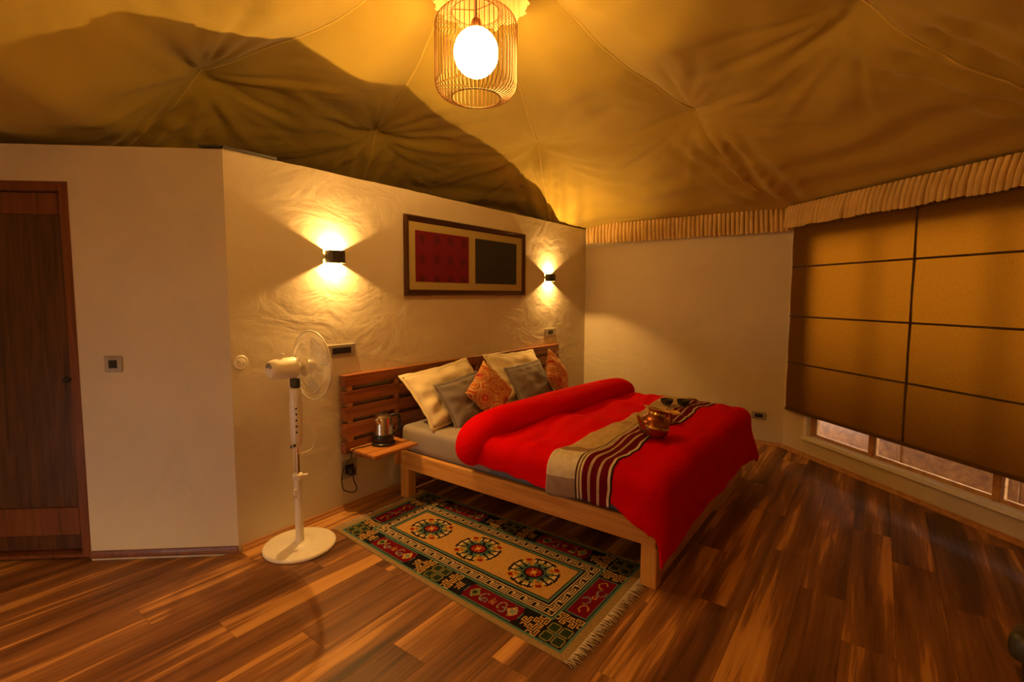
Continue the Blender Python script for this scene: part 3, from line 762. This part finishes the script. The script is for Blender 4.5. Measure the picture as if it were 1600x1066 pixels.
# ---- jar on the far shelf
jr = empty('black_jar', (3.27, -.20, .4455), 'small glossy black round jar on the far bedside shelf', 'jar')
T_ = Matrix.Translation((3.27, -.20, .4455))
MB().lathe([(.035, 0), (.05, .01), (.062, .05), (.058, .095), (.04, .118), (.034, .124)], 28, T_).obj('body', M_BLACK, jr, smooth=True)
MB().lathe([(.036, .1245), (.038, .13), (.030, .142), (.010, .148), (.009, .158), (.003, .162)], 24, T_).obj('lid', M_BLACK, jr, smooth=True)

# ---- pedestal fan
FX, FY, FZ = .25, -.225, 1.075
fan = empty('pedestal_fan', (FX, FY, 0), 'white pedestal fan on round base beside the bed, seen from behind', 'fan')
T_ = Matrix.Translation((FX, FY, 0))
MB().lathe([(.195, .0005), (.203, .005), (.203, .016), (.197, .022), (.12, .029), (.062, .033), (.058, .036), (.034, .037)], 56, T_).obj('base', M_FANW, fan, smooth=True)
MB().lathe([(.0235, .0372), (.0225, .39), (.0225, .41)], 24, T_).obj('lower_pole', M_FANW, fan, smooth=True)
MB().lathe([(.0230, .4102), (.029, .415), (.029, .438), (.022, .446), (.0135, .447)], 24, T_).obj('collar', M_FANW, fan, smooth=True)
MB().tube([(FX+.026, FY-.012, .428), (FX+.048, FY-.022, .428)], .009, 10).obj('knob', M_FANW, fan, smooth=True)
MB().lathe([(.0125, .4472), (.0125, .605)], 20, T_).obj('chrome_pole', M_CHROME, fan, smooth=True)
housing = MB().lathe([(.014, .6052), (.022, .612), (.029, .63), (.033, .70), (.036, .86), (.034, .94), (.024, .955)], 28, T_).obj('control_housing', M_FANW, fan, smooth=True)
MB().tube([(FX-.02, FY-.01, .62), (FX-.048, FY-.026, .62)], .010, 10).obj('height_knob', M_DARK, housing, smooth=True)
for k, z in enumerate((.70, .735, .77, .805, .84)):
    MB().lathe([(.006, 0), (.006, .005), (.004, .007)], 10, Matrix.Translation((FX-.018, FY-.0295, z)) @ Matrix.Rotation(R_(90), 4, 'X') @ Matrix.Rotation(R_(30), 4, 'Y')).obj('button', M_DARK, housing, smooth=True)
mb = MB(); mb.box(FX-.018, FX+.018, FY-.03, FY+.03, .9552, 1.012, .006); mb.obj('tilt_bracket', M_DARK, fan)
XA = Matrix.Translation((0, FY, FZ)) @ Matrix.Rotation(PI/2, 4, 'Y')     # lathe axis -> +x
MB().lathe([(.022, .098), (.042, .100), (.052, .110), (.057, .135), (.060, .19), (.062, .235), (.060, .25), (.04, .256), (.03, .27), (.012, .29)], 32, XA).obj('motor_housing', M_FANW, fan, smooth=True)
for k in range(7):
    a = R_(-60+k*20); q = XA @ Vector((math.cos(a+PI)*.028, math.sin(a+PI)*.028, .0985))
    o = MB().box(-.0012, .0012, -.002, .002, -.012, .012).obj('vent_slot', M_BLACK, fan); o.matrix_basis = fan.matrix_basis.inverted() @ Matrix.Translation(q) @ Matrix.Rotation(R_(-60+k*20)*1.0, 4, 'X'); o.matrix_parent_inverse = Matrix()
MB().tube([(FX-.07, FY, FZ+.055), (FX-.07, FY, FZ+.082)], .004, 8).lathe([(.004, 0), (.011, .001), (.011, .006), (.004, .008)], 12, Matrix.Translation((FX-.07, FY, FZ+.080))).obj('swing_knob', M_FANW, fan, smooth=True)
GX, GR = .355, .205
def grille(front):
    mb = MB(); depth = .055 if front else -.05; n = 72
    def prof(r): return GX+depth*(1-(r/GR)**3.2)
    for r in (.06, .115, .165): mb.tube([(prof(r), FY+r*math.cos(2*PI*k/36), FZ+r*math.sin(2*PI*k/36)) for k in range(36)], .0016, 5, closed=True)
    for k in range(n):
        a = 2*PI*k/n; mb.tube([(prof(r), FY+r*math.cos(a+(.1*(1-r/GR))), FZ+r*math.sin(a+(.1*(1-r/GR)))) for r in (.05, .09, .13, .165, .19, GR)], .00075, 4, cap=False)
    return mb
grille(True).obj('front_grille', M_FANW, fan, smooth='all'); grille(False).obj('rear_grille', M_FANW, fan, smooth='all')
MB().tube([(GX, FY+GR*math.cos(2*PI*k/72), FZ+GR*math.sin(2*PI*k/72)) for k in range(72)], .0055, 8, closed=True).obj('rim', M_FANW, fan, smooth='all')
MB().lathe([(.05, .402), (.05, .408), (.03, .413), (.01, .414)], 28, XA).obj('badge', M_FANW, fan, smooth=True)
MB().lathe([(.05, .303), (.056, .308), (.02, .312)], 24, XA).obj('rear_hub_plate', M_FANW, fan, smooth=True)
hub = MB().lathe([(.012, .315), (.034, .320), (.036, .36), (.03, .375), (.01, .38)], 24, XA).obj('hub', M_FANW, fan, smooth=True)
M_BLADE = plain('milky_fan_blade', (.72, .68, .6), .3, alpha=.45)
for k in range(3):
    def fn(i, j, k=k):
        r = .032+.145*i/10; u = -1+2*j/8; wd = .32+.42*math.sin(min(1, i/10)*PI*.62)
        a = 2*PI*k/3+.5+u*wd*(1-.25*(i/10)**3)-.2*i/10
        return (GX-.003+.022*u*(1-.3*i/10), FY+r*math.cos(a), FZ+r*math.sin(a))
    b_ = MB().grid(fn, 11, 9).obj('blade', M_BLADE, hub, smooth='all', fix=False); s_ = b_.modifiers.new('t', 'SOLIDIFY'); s_.thickness = .002
hc = MB().tube(smooth_path([(.19, FY-.035, 1.03), (.188, FY-.045, .98), (.195, FY-.046, .80), (.20, FY-.046, .60), (.203, FY-.044, .42), (.205, FY-.044, .375)]), .0022, 6).obj('hanging_cord', M_FANW, fan, smooth=True)
MB().box(.195, .215, FY-.052, FY-.036, .335, .375, .004).obj('plug', M_FANW, hc)
for q in (-.005, .005): MB().tube([(.205+q, FY-.044, .3348), (.205+q, FY-.044, .316)], .002, 6).obj('plug_pin', M_CHROME, hc)
MB().tube(smooth_path([(.262, FY-.03, .93), (.285, FY-.05, .84), (.315, FY-.06, .74), (.335, FY-.06, .66), (.318, FY-.055, .60), (.28, FY-.045, .575), (.22, FY-.05, .585), (.205, FY-.046, .62)]), .0022, 6).obj('looped_cord', M_FANW, fan, smooth=True)

# ---- wall sconces
def sconce(M_, x, z, label, watts):
    t = empty('wall_sconce', M_ @ Vector((x, .001, z)), label, 'wall lamp', 'up and down wall lamps')
    w, d, h = .058, .076, .040
    mb = MB()   # open-ended bowed casing
    pr = [(-w, .006), (-w, .056), (-w*.8, .069), (-w*.4, d), (w*.4, d), (w*.8, .069), (w, .056), (w, .006)]
    inn = [(a*.96, b*.975 if b > .01 else b) for a, b in pr]
    n = len(pr)
    v = [M_ @ Vector((x+a, b, z+q)) for q in (-h, h) for a, b in pr]+[M_ @ Vector((x+a, b, z+q)) for q in (-h, h) for a, b in inn]
    f = []
    for i in range(n-1): f += [(i, i+1, n+i+1, n+i), (2*n+i, 3*n+i, 3*n+i+1, 2*n+i+1), (i, 2*n+i, 2*n+i+1, i+1), (n+i, n+i+1, 3*n+i+1, 3*n+i)]
    mb.add(v, f); mb.obj('casing', M_DARK, t)
    MB().box(x-.05, x+.05, .001, .006, z-.036, z+.036, .001, M=M_).obj('back_plate', M_DARK, t)
    MB().box(x-.054, x+.054, .0065, .052, z-.006, z+.006, .001, M=M_).obj('lamp_plate', M_DARK, t)
    for s in (1, -1):
        c = M_ @ Vector((x, .034, z+s*.0062)); F = Matrix() if s > 0 else Matrix.Rotation(PI, 4, 'X')
        MB().lathe([(.012, 0), (.012, .003), (.006, .004)], 16, Matrix.Translation(c) @ F).obj('led_chip', M_LED, t)
        L = bpy.data.lights.new('sconce_light', 'AREA'); L.shape = 'DISK'; L.size = .02; L.energy = watts; L.color = WARM
        lo = bpy.data.objects.new('led_light', L); COL.objects.link(lo); lo.parent = t; lo.matrix_parent_inverse = t.matrix_basis.inverted()
        lo.matrix_basis = Matrix.Translation(M_ @ Vector((x, .034, z+s*.012))) @ (Matrix.Rotation(PI, 4, 'X') if s > 0 else Matrix())
    return t
M_LED = m_emit('led_phosphor', WARM, 20.)
sconce(MBED, .665, 1.742, 'dark box wall lamp shining up and down above the pedestal fan', SCONCE_W)
sconce(MBED, 3.315, 1.682, 'dark box wall lamp shining up and down between the picture and the corner', SCONCE_W)
# added fill lamp, out of view, to brighten the door wall and floor
sconce(ML_, .85, 1.72, 'added dark box wall lamp, unseen fill light on the entrance wall', FILL_W)

# ---- framed picture
pic = empty('framed_picture', (2.06, -.002, 1.488), 'dark bronze framed picture with crimson and charcoal textile panels above the bed', 'picture')
X0, X1, Z0, Z1 = 1.272, 2.851, 1.488, 2.105
M_FRAME = plain('bronze_moulding', (.10, .045, .018), .3, metal=.7)
def moulding(p0, p1, inward):
    """mitred moulding bar along p0->p1 in the wall plane"""
    prof = [(0, .002), (0, .022), (.008, .030), (.018, .027), (.024, .020), (.030, .023), (.040, .020), (.046, .012), (.046, .002)]
    p0, p1, iw = Vector(p0), Vector(p1), Vector(inward); t = (p1-p0).normalized(); v = []
    for p, s in ((p0, 1), (p1, -1)):
        for a, b in prof: q = p+iw*a+t*a*s; v.append((q.x, -b, q.y))
    n = len(prof); return MB().add(v, [(i, i+1, n+i+1, n+i) for i in range(n-1)]+[(n-1, 0, n, 2*n-1), tuple(range(n)), tuple(reversed(range(n, 2*n)))])
for a, b, c in (((X0, Z0), (X1, Z0), (0, 1)), ((X1, Z0), (X1, Z1), (-1, 0)), ((X1, Z1), (X0, Z1), (0, -1)), ((X0, Z1), (X0, Z0), (1, 0))): moulding(a, b, c).obj('frame_bar', M_FRAME, pic)
M_MAT = fabric('gold_mount', (.56, .42, .18), .05, 500, .8, .1)
mount = MB().box(X0+.044, X1-.044, -.010, -.004, Z0+.044, Z1-.044).obj('mount', M_MAT, pic)
def m_cloth2(name, base, motif, sc):
    mt, nt, b = newmat(name); pset(b, rough=.85)
    g = N(nt, 'ShaderNodeNewGeometry').outputs['Position']; vo = N(nt, 'ShaderNodeTexVoronoi', feature='F1'); vo.inputs['Scale'].default_value = sc; vo.inputs['Randomness'].default_value = .0
    nt.links.new(mapping(nt, g, (1, 0, 1)), vo.inputs['Vector'])
    f = noisetex(nt, g, 45, 4); ad = N(nt, 'ShaderNodeMath', operation='MULTIPLY_ADD'); nt.links.new(f, ad.inputs[0]); ad.inputs[1].default_value = .35; nt.links.new(vo.outputs['Distance'], ad.inputs[2])
    nt.links.new(ramp(nt, ad.outputs[0], [(.36, motif), (.44, base), (.5, base)]), b.inputs['Base Color']); return mt
MB().box(1.383, 2.005, -.013, -.0105, 1.597, 1.995).obj('crimson_panel', m_cloth2('crimson_brocade', (.22, .004, .022), (.13, .004, .018), 6.2), mount)
MB().box(2.092, 2.711, -.013, -.0105, 1.596, 1.994).obj('charcoal_panel', m_cloth2('charcoal_brocade', (.045, .037, .028), (.06, .045, .03), 9.), mount)
MB().box(X0+.045, X1-.045, -.0175, -.0155, Z0+.045, Z1-.045).obj('glazing', m_glass(1.07), pic)

# ---- switch plates and sockets
def plate(M_, s0, s1, z0, z1, label, win_=(.28, .28), name='switch_plate', cat='switch', bars=2):
    c = M_ @ Vector(((s0+s1)/2, .001, (z0+z1)/2)); t = empty(name, c, label, cat)
    MB().box(s0, s1, .001, .009, z0, z1, .003, M=M_).obj('cover_plate', M_SILVER, t)
    a, b = (s1-s0)*win_[0], (z1-z0)*win_[1]
    ins = MB().box(s0+a, s1-a, .0092, .0115, z0+b, z1-b, .001, M=M_).obj('insert', M_BLACK, t)
    w = (s1-s0-2*a)/bars
    for k in range(bars): MB().box(s0+a+w*k+.002, s0+a+w*(k+1)-.002, .0117, .015, z0+b+.003, z1-b-.003, .001, M=M_).obj('rocker', M_BLACK, ins)
    return t
plate(MBED, .602, .822, 1.075, 1.158, 'wide silver switch plate on the bed wall behind the fan', (.17, .24), bars=4)
plate(MBED, 3.255, 3.475, 1.04, 1.125, 'silver switch plate on the bed wall beneath the far sconce', (.3, .26), bars=2)
plate(MBED, .685, .815, .215, .345, 'silver power socket under the near shelf with the kettle plug in it', (.25, .25), 'power_socket', 'socket', 1)
plate(MR, 2.21-2.06, 2.21-1.925, .250, .327, 'low silver socket plate on the right wall past the bed', (.24, .26), 'power_socket', 'socket', 2)
plate(MDOOR, .576, .670, 1.062, 1.152, 'square silver switch plate on the wall beside the door', (.27, .25), bars=1)
T_ = MBED @ Matrix.Translation((.052, .0005, 1.106)) @ Matrix.Rotation(-PI/2, 4, 'X')
cap = empty('blank_wall_cap', (.052, -.001, 1.106), 'round white cap on the bed wall left of the fan', 'wall cap')
cdisc = MB().lathe([(.0385, .0005), (.040, .004), (.036, .008), (.033, .006), (.028, .0075), (.010, .010)], 32, T_).obj('disc', M_FANW, cap, smooth=True)
for q in (-.014, .014): MB().lathe([(.004, .0085), (.004, .011)], 10, T_ @ Matrix.Translation((q, q*.4, 0))).obj('screw', M_SILVER, cdisc)

# ---- pendant lamp
PX, PY = .953, -1.007
pen = empty('pendant_lamp', (PX, PY, 3.5), 'glowing opal globe pendant inside a bronze wire cage hanging from the tent centre', 'pendant lamp')
T_ = Matrix.Translation((PX, PY, 0))
gl = [(max(.002, .127*math.sin(PI*k/24)), 2.868-.133*math.cos(PI*k/24)) for k in range(25)]
MB().lathe(gl, 40, T_).obj('globe', M_GLOBE, pen, smooth='all')
MB().lathe([(.03, 3.0045), (.032, 3.02), (.022, 3.05), (.010, 3.062)], 20, T_).obj('lamp_holder', M_CAGE, pen, smooth=True)
MB().tube([(PX, PY, 3.0625), (PX, PY, 3.5)], .006, 8).obj('cable', M_DARK, pen, smooth=True)
wp = []
for k in range(9): a = PI/2*k/8; wp.append((.135+.098*math.sin(a), 3.085-.085*(1-math.cos(a))))
for k in range(9): a = PI/2*k/8; wp.append((.140+.093*math.cos(a), 2.705-.088*math.sin(a)))
wme = MB().tube([(r, 0, z) for r, z in wp], .0021, 5).mesh('cage_wire'); wme.materials.append(M_CAGE)
for k in range(56):
    o = bpy.data.objects.new('wire', wme); COL.objects.link(o); o.parent = pen
    o.matrix_basis = Matrix.Translation((0, 0, -3.5)) @ Matrix.Rotation(2*PI*k/56, 4, 'Z')
for r, z in ((.135, 3.085), (.140, 2.617)):
    MB().tube([(PX+r*math.cos(2*PI*k/48), PY+r*math.sin(2*PI*k/48), z) for k in range(48)], .0034, 6, closed=True).obj('ring', M_CAGE, pen, smooth='all')
for k in range(3):
    a = 2*PI*k/3+.4; MB().tube([(PX+.008*math.cos(a), PY+.008*math.sin(a), 3.10), (PX+.135*math.cos(a), PY+.135*math.sin(a), 3.085)], .0025, 6).obj('spider_arm', M_CAGE, pen)

# ---- rug
def rug():
    # cells: v along the length (0 = head end), u across (0 = near side)
    NU, NV = 134, 290
    tan = (.50, .29, .095); edge = (.32, .22, .11); teal = (.09, .20, .19); navy = (.012, .012, .022); maroon = (.15, .006, .014); gold = (.56, .34, .10)
    cream = (.62, .46, .27); green = (.025, .045, .028); red = (.25, .012, .012); yel = (.50, .30, .05); lb = (.18, .26, .28); oliv = (.28, .24, .07)
    G = [[tan]*NU for _ in range(NV)]
    def put(u, v, c):
        u = int(round(u)); v = int(round(v))
        if 0 <= u < NU and 0 <= v < NV: G[v][u] = c
    def rect(u0, u1, v0, v1, c):
        for v in range(int(v0), int(v1)):
            for u in range(int(u0), int(u1)): put(u, v, c)
    def frame(a, b, c): rect(a, NU-a, b, NV-b, c)
    EU, EV = 4, 7           # plain margins
    frame(0, 0, edge); frame(EU, EV, teal); frame(EU+2, EV+2, navy)
    BU = 21                 # ornament band
    iu, iv = EU+2+BU, EV+2+BU
    # --- ornament band blocks
    hook = ["....#####..", "....#...#..", "###.#.###..", "..#.#.#....", "..#.#.#####", "..#.#.....#", "###.#####.#", "#.......#.#", "#.#####.#.#", "#.....#.###", "#######...."]
    hook2 = [r[::-1] for r in hook]
    def glyph(bm_, u0, v0, c, tr=False):
        for a, r in enumerate(bm_):
            for b, ch in enumerate(r):
                if ch == '#': put(u0+(a if tr else b), v0+(b if tr else a), c)
    def squares(u0, v0):
        for a in (0, 1):
            for b in (0, 1):
                x, y_ = u0+a*10, v0+b*10; rect(x, x+9, y_, y_+9, oliv); rect(x+1, x+8, y_+1, y_+8, green); put(x+4, y_+4, navy); put(x, y_, navy); put(x+8, y_, navy); put(x, y_+8, navy); put(x+8, y_+8, navy)
        rect(u0+8, u0+11, v0+9, v0+10, teal); rect(u0+9, u0+10, v0+8, v0+11, teal)
    def cart(u0, u1, v0, v1, alongv, seed):
        rect(u0, u1, v0, v1, teal); rect(u0+1, u1-1, v0+1, v1-1, maroon)
        if alongv:
            for s_ in (0, 1):      # stepped ends
                for k in range(3):
                    vv = v0+k if s_ == 0 else v1-1-k
                    for u in list(range(u0, u0+5-2*k+1))+list(range(u1-5+2*k-1, u1)): put(u, vv, navy)
            L_ = v1-v0; cu = (u0+u1)/2
            for q, (c1, c2) in ((.16, (oliv, green)), (.84, (gold, lb))):
                cv = v0+L_*q
                for v in range(int(cv)-6, int(cv)+7):
                    for u in range(int(cu)-7, int(cu)+8):
                        d = abs(u-cu)/6.5+abs(v-cv)/5.5
                        if d < .5: put(u, v, c2)
                        elif d < 1: put(u, v, c1 if (u+v) % 5 else teal)
            for q in (.34, .66):
                cv = v0+L_*q
                for k in range(22):
                    a = k/22*PI*1.4+seed+q*4; put(cu+4.5*math.cos(a), cv+3.5*math.sin(a), lb if k % 3 else yel)
                    put(cu-3+3*math.cos(a+2), cv+2+2.5*math.sin(a+2), lb)
            cv = v0+L_*.5
            for a, b in ((-2, -2), (-2, 0), (-2, 2), (0, -2), (0, 0), (0, 2), (2, -2), (2, 0), (2, 2), (-1, -2), (1, 2), (-1, 0), (1, 0), (0, -1), (0, 1), (-3, 1), (3, -1)): put(cu+a, cv+b, gold)
        else:
            cu = (u0+u1)/2; cv = (v0+v1)/2; W_ = u1-u0
            for q, c in ((-.32, yel), (-.14, lb), (.14, lb), (.32, yel), (0, gold)):
                for k in range(26):
                    a = k/26*PI*1.5+q*9; r = 4.2 if q else 2.2
                    put(cu+q*W_+r*math.cos(a), cv+(4 if abs(q) < .2 and q else -1)*(1 if q > 0 else -1)*.8+r*.8*math.sin(a), c)
    b0u, b1u = EU+2, EU+2+BU; b0v, b1v = EV+2, EV+2+BU
    for mu in (0, 1):
        for mv in (0, 1):
            cu0 = b0u if mu == 0 else NU-b1u; cv0 = b0v if mv == 0 else NV-b1v
            squares(cu0+1, cv0+1)
            # hooks running out of the corner, along both sides
            vs = cv0+BU+1 if mv == 0 else cv0-12; glyph(hook, cu0, vs, gold); glyph(hook2, cu0+10, vs, gold)
            vs2 = vs+12 if mv == 0 else vs-8; glyph([r[:11] for r in hook[:7]], cu0+4, vs2, gold)
            us = cu0+BU+1 if mu == 0 else cu0-12; glyph(hook, us, cv0, gold, True); glyph(hook2, us, cv0+10, gold, True)
    for mu in (0, 1):
        u0 = b0u if mu == 0 else NU-b1u
        c0, c1 = b1v+22, NV//2-35
        cart(u0+1, u0+BU-1, c0, c1, True, mu*2.); cart(u0+1, u0+BU-1, NV-c1, NV-c0, True, mu*2+1.)
        mc = NV//2; squares(u0+1, mc-10)
        for s_ in (-1, 1):
            vs = mc+12 if s_ > 0 else mc-23; glyph(hook, u0, vs, gold); glyph(hook2, u0+10, vs, gold)
            glyph([r[:9] for r in hook[:7]], u0+5, vs+(12 if s_ > 0 else -8), gold)
    for mv in (0, 1):
        v0 = b0v if mv == 0 else NV-b1v; cart(b1u+14, NU-b1u-14, v0+1, v0+BU-1, False, mv)
    # --- inner lines and meander
    frame(iu, iv, teal); frame(iu+2, iv+2, navy)
    FB = 11; fu, fv = iu+2, iv+2
    pat = ["############", "#...........", "#.########.", "#.#......#.", "#.#.####.#.", "#.#.#..#.#."]
    def meander(k, d):   # k along, d across (0..FB-1)
        k = k % 12
        bmp = ["222222222222", "............", "22222222...2", ".......2...2", "222222.2...2", "2....2.2...2", "2.22.2.22222", "............", "222222222222"]
        return d < len(bmp) and bmp[d][k] == '2'
    for v in range(fv+1, NV-fv-1):
        for d in range(9):
            if meander(v, d): put(fu+1+d, v, cream); put(NU-1-fu-1-d, v, cream)
    for u in range(fu+1, NU-fu-1):
        for d in range(9):
            if fu+1+d <= u <= NU-fu-2-d:
                c = cream if meander(u, d) else navy
                put(u, fv+1+d, c); put(u, NV-1-fv-1-d, c)
    gu, gv = fu+FB, fv+FB
    frame(gu, gv, navy); frame(gu+1, gv+1, teal); frame(gu+3, gv+3, navy); frame(gu+4, gv+4, tan)
    hu = gu+4
    # --- three medallions
    for cv in (NV*.5-66, NV*.5, NV*.5+66):
        cu = NU/2-.5
        for v in range(int(cv)-27, int(cv)+28):
            for u in range(int(cu)-24, int(cu)+25):
                x, y_ = (u-cu)/21.5, (v-cv)/24.; r = math.hypot(x, y_); a = math.atan2(y_, x); c = None
                q = (a+PI/4) % (PI/2)-PI/4                      # angle from nearest axis
                if r < .10: c = gold
                elif r < .30: c = yel if (abs(math.sin(a*4)) < .35 and r < .25) else red
                elif r < .40: c = navy
                else:
                    jag = .54+.07*math.copysign(1, math.sin(a*12))
                    if r < jag: c = navy if .44 < r < .48 else teal
                    elif abs(q) < .56:                       # lobed fans
                        rim = .95+.05*abs(math.cos(q*8.4))
                        if r < rim:
                            ln = abs(math.sin(q*8.4/1.0*.94))
                            c = cream if (ln > .42 and .6 < r < rim-.09) else navy
                            if c == cream and r < .74: c = oliv
                    else:                                      # gold and red corners
                        if r < .98: c = yel if (abs(abs(q)-.62) < .05 or r < .64) else red
                        if .7 < r < .8 and abs(q) > .7: c = yel
                if c: put(u, v, c)
    # --- mesh
    NLc, NRc, FRc, FLc = Vector((.492, -.215)), Vector((.392, -1.965)), Vector((1.300, -1.975)), Vector((1.275, -.220))
    me = bpy.data.meshes.new('pile'); vs = []; fs = []; cols = []
    def P(u, v):
        a, b = u/NU, v/NV
        p = NLc.lerp(FLc, a).lerp(NRc.lerp(FRc, a), b); p.x += .012*math.sin(b*PI)*(1-a)*-1
        e = min(u, NU-u, v, NV-v)
        return (p.x, p.y, .0085+.0012*nz(p.x*9, p.y*9)-(.004 if e == 0 else 0))
    for v in range(NV+1):
        for u in range(NU+1): vs.append(P(u, v))
    for v in range(NV):
        for u in range(NU):
            o = v*(NU+1)+u; fs.append((o, o+1, o+NU+2, o+NU+1)); k = 1+.12*random.uniform(-1, 1)
            c = G[v][u]; cols.append((c[0]*k, c[1]*k, c[2]*k, 1))
    # backing
    nb = len(vs); bord = [v*(NU+1) for v in range(NV+1)]+[NV*(NU+1)+u for u in range(1, NU+1)]+[v*(NU+1)+NU for v in range(NV-1, -1, -1)]+[u for u in range(NU-1, 0, -1)]
    for i in bord: vs.append((vs[i][0], vs[i][1], .0008))
    nB = len(bord)
    for k in range(nB): fs.append((bord[k], bord[(k+1) % nB], nb+(k+1) % nB, nb+k)); cols.append((*edge, 1))
    me.from_pydata(vs, [], fs); me.update()
    at = me.color_attributes.new('knots', 'FLOAT_COLOR', 'CORNER'); arr = []
    for pgn, c in zip(me.polygons, cols): arr += list(c)*pgn.loop_total
    at.data.foreach_set('color', arr); me.materials.append(M_RUG)
    me.polygons.foreach_set('use_smooth', [True]*len(me.polygons))
    t = empty('tibetan_rug', (.87, -1.08, 0), 'patterned wool rug with three medallions and key-fret border beside the bed', 'rug')
    linkobj('pile', me, t)
    for (a, b, d, ln, dens) in ((NRc, FRc, -1, .055, 170), (NLc, FLc, 1, .035, 130)):
        mb = MB()
        for k in range(dens):
            p = a.lerp(b, (k+random.random()*.6)/dens); L_ = ln*random.uniform(.6, 1.15); sw = random.uniform(-.016, .016)+.012*nz(k*.15, 3.)
            mb.tube([(p.x, p.y-d*.004, .006), (p.x+sw*.4, p.y+d*L_*.5, .006+random.uniform(0, .006)), (p.x+sw, p.y+d*L_, .0022)], [.0022, .0018, .0014], 4)
        o = mb.obj('tassel_fringe', M_FRING2, t, smooth='all'); o['kind'] = 'stuff'
rug()

# ---- armchair at the frame edge
ch = empty('armchair', (.86, -3.62, 0), 'charcoal leather armchair just entering at the lower right edge', 'armchair')
CM = Matrix.Translation((.585, -3.235, 0)) @ Matrix.Rotation(math.atan2(-.22, .63), 4, 'Z')   # local x: to the right along the front, local -y: to the back
def cpart(mb, name, mat, smooth=True):
    mb.v = [tuple(CM @ Vector(p)) for p in mb.v]; return mb.obj(name, mat, ch, smooth=smooth)
for x in (0, .58):
    cpart(softbox(x, x+.11, -.62, 0, .50, .585, .038, 5), 'armrest', M_LEATHER)
    cpart(MB().tube(smooth_path([(x+.05, -.05, .50), (x+.055, -.055, .36), (x+.06, -.03, .18), (x+.055, -.02, .0)]), [.024]*24+[.018], 12), 'front_leg', M_DARK)
    cpart(MB().tube([(x+.055, -.58, .50), (x+.055, -.62, .0)], .022, 12), 'rear_leg', M_DARK)
cpart(softbox(.10, .59, -.58, -.05, .34, .46, .05, 5), 'seat_cushion', M_SEATR)
cpart(softbox(.10, .59, -.66, -.56, .44, .98, .045, 5), 'backrest', M_LEATHER)
cpart(MB().box(.075, .615, -.58, -.07, .29, .338, .006), 'seat_frame', M_DARK, False)
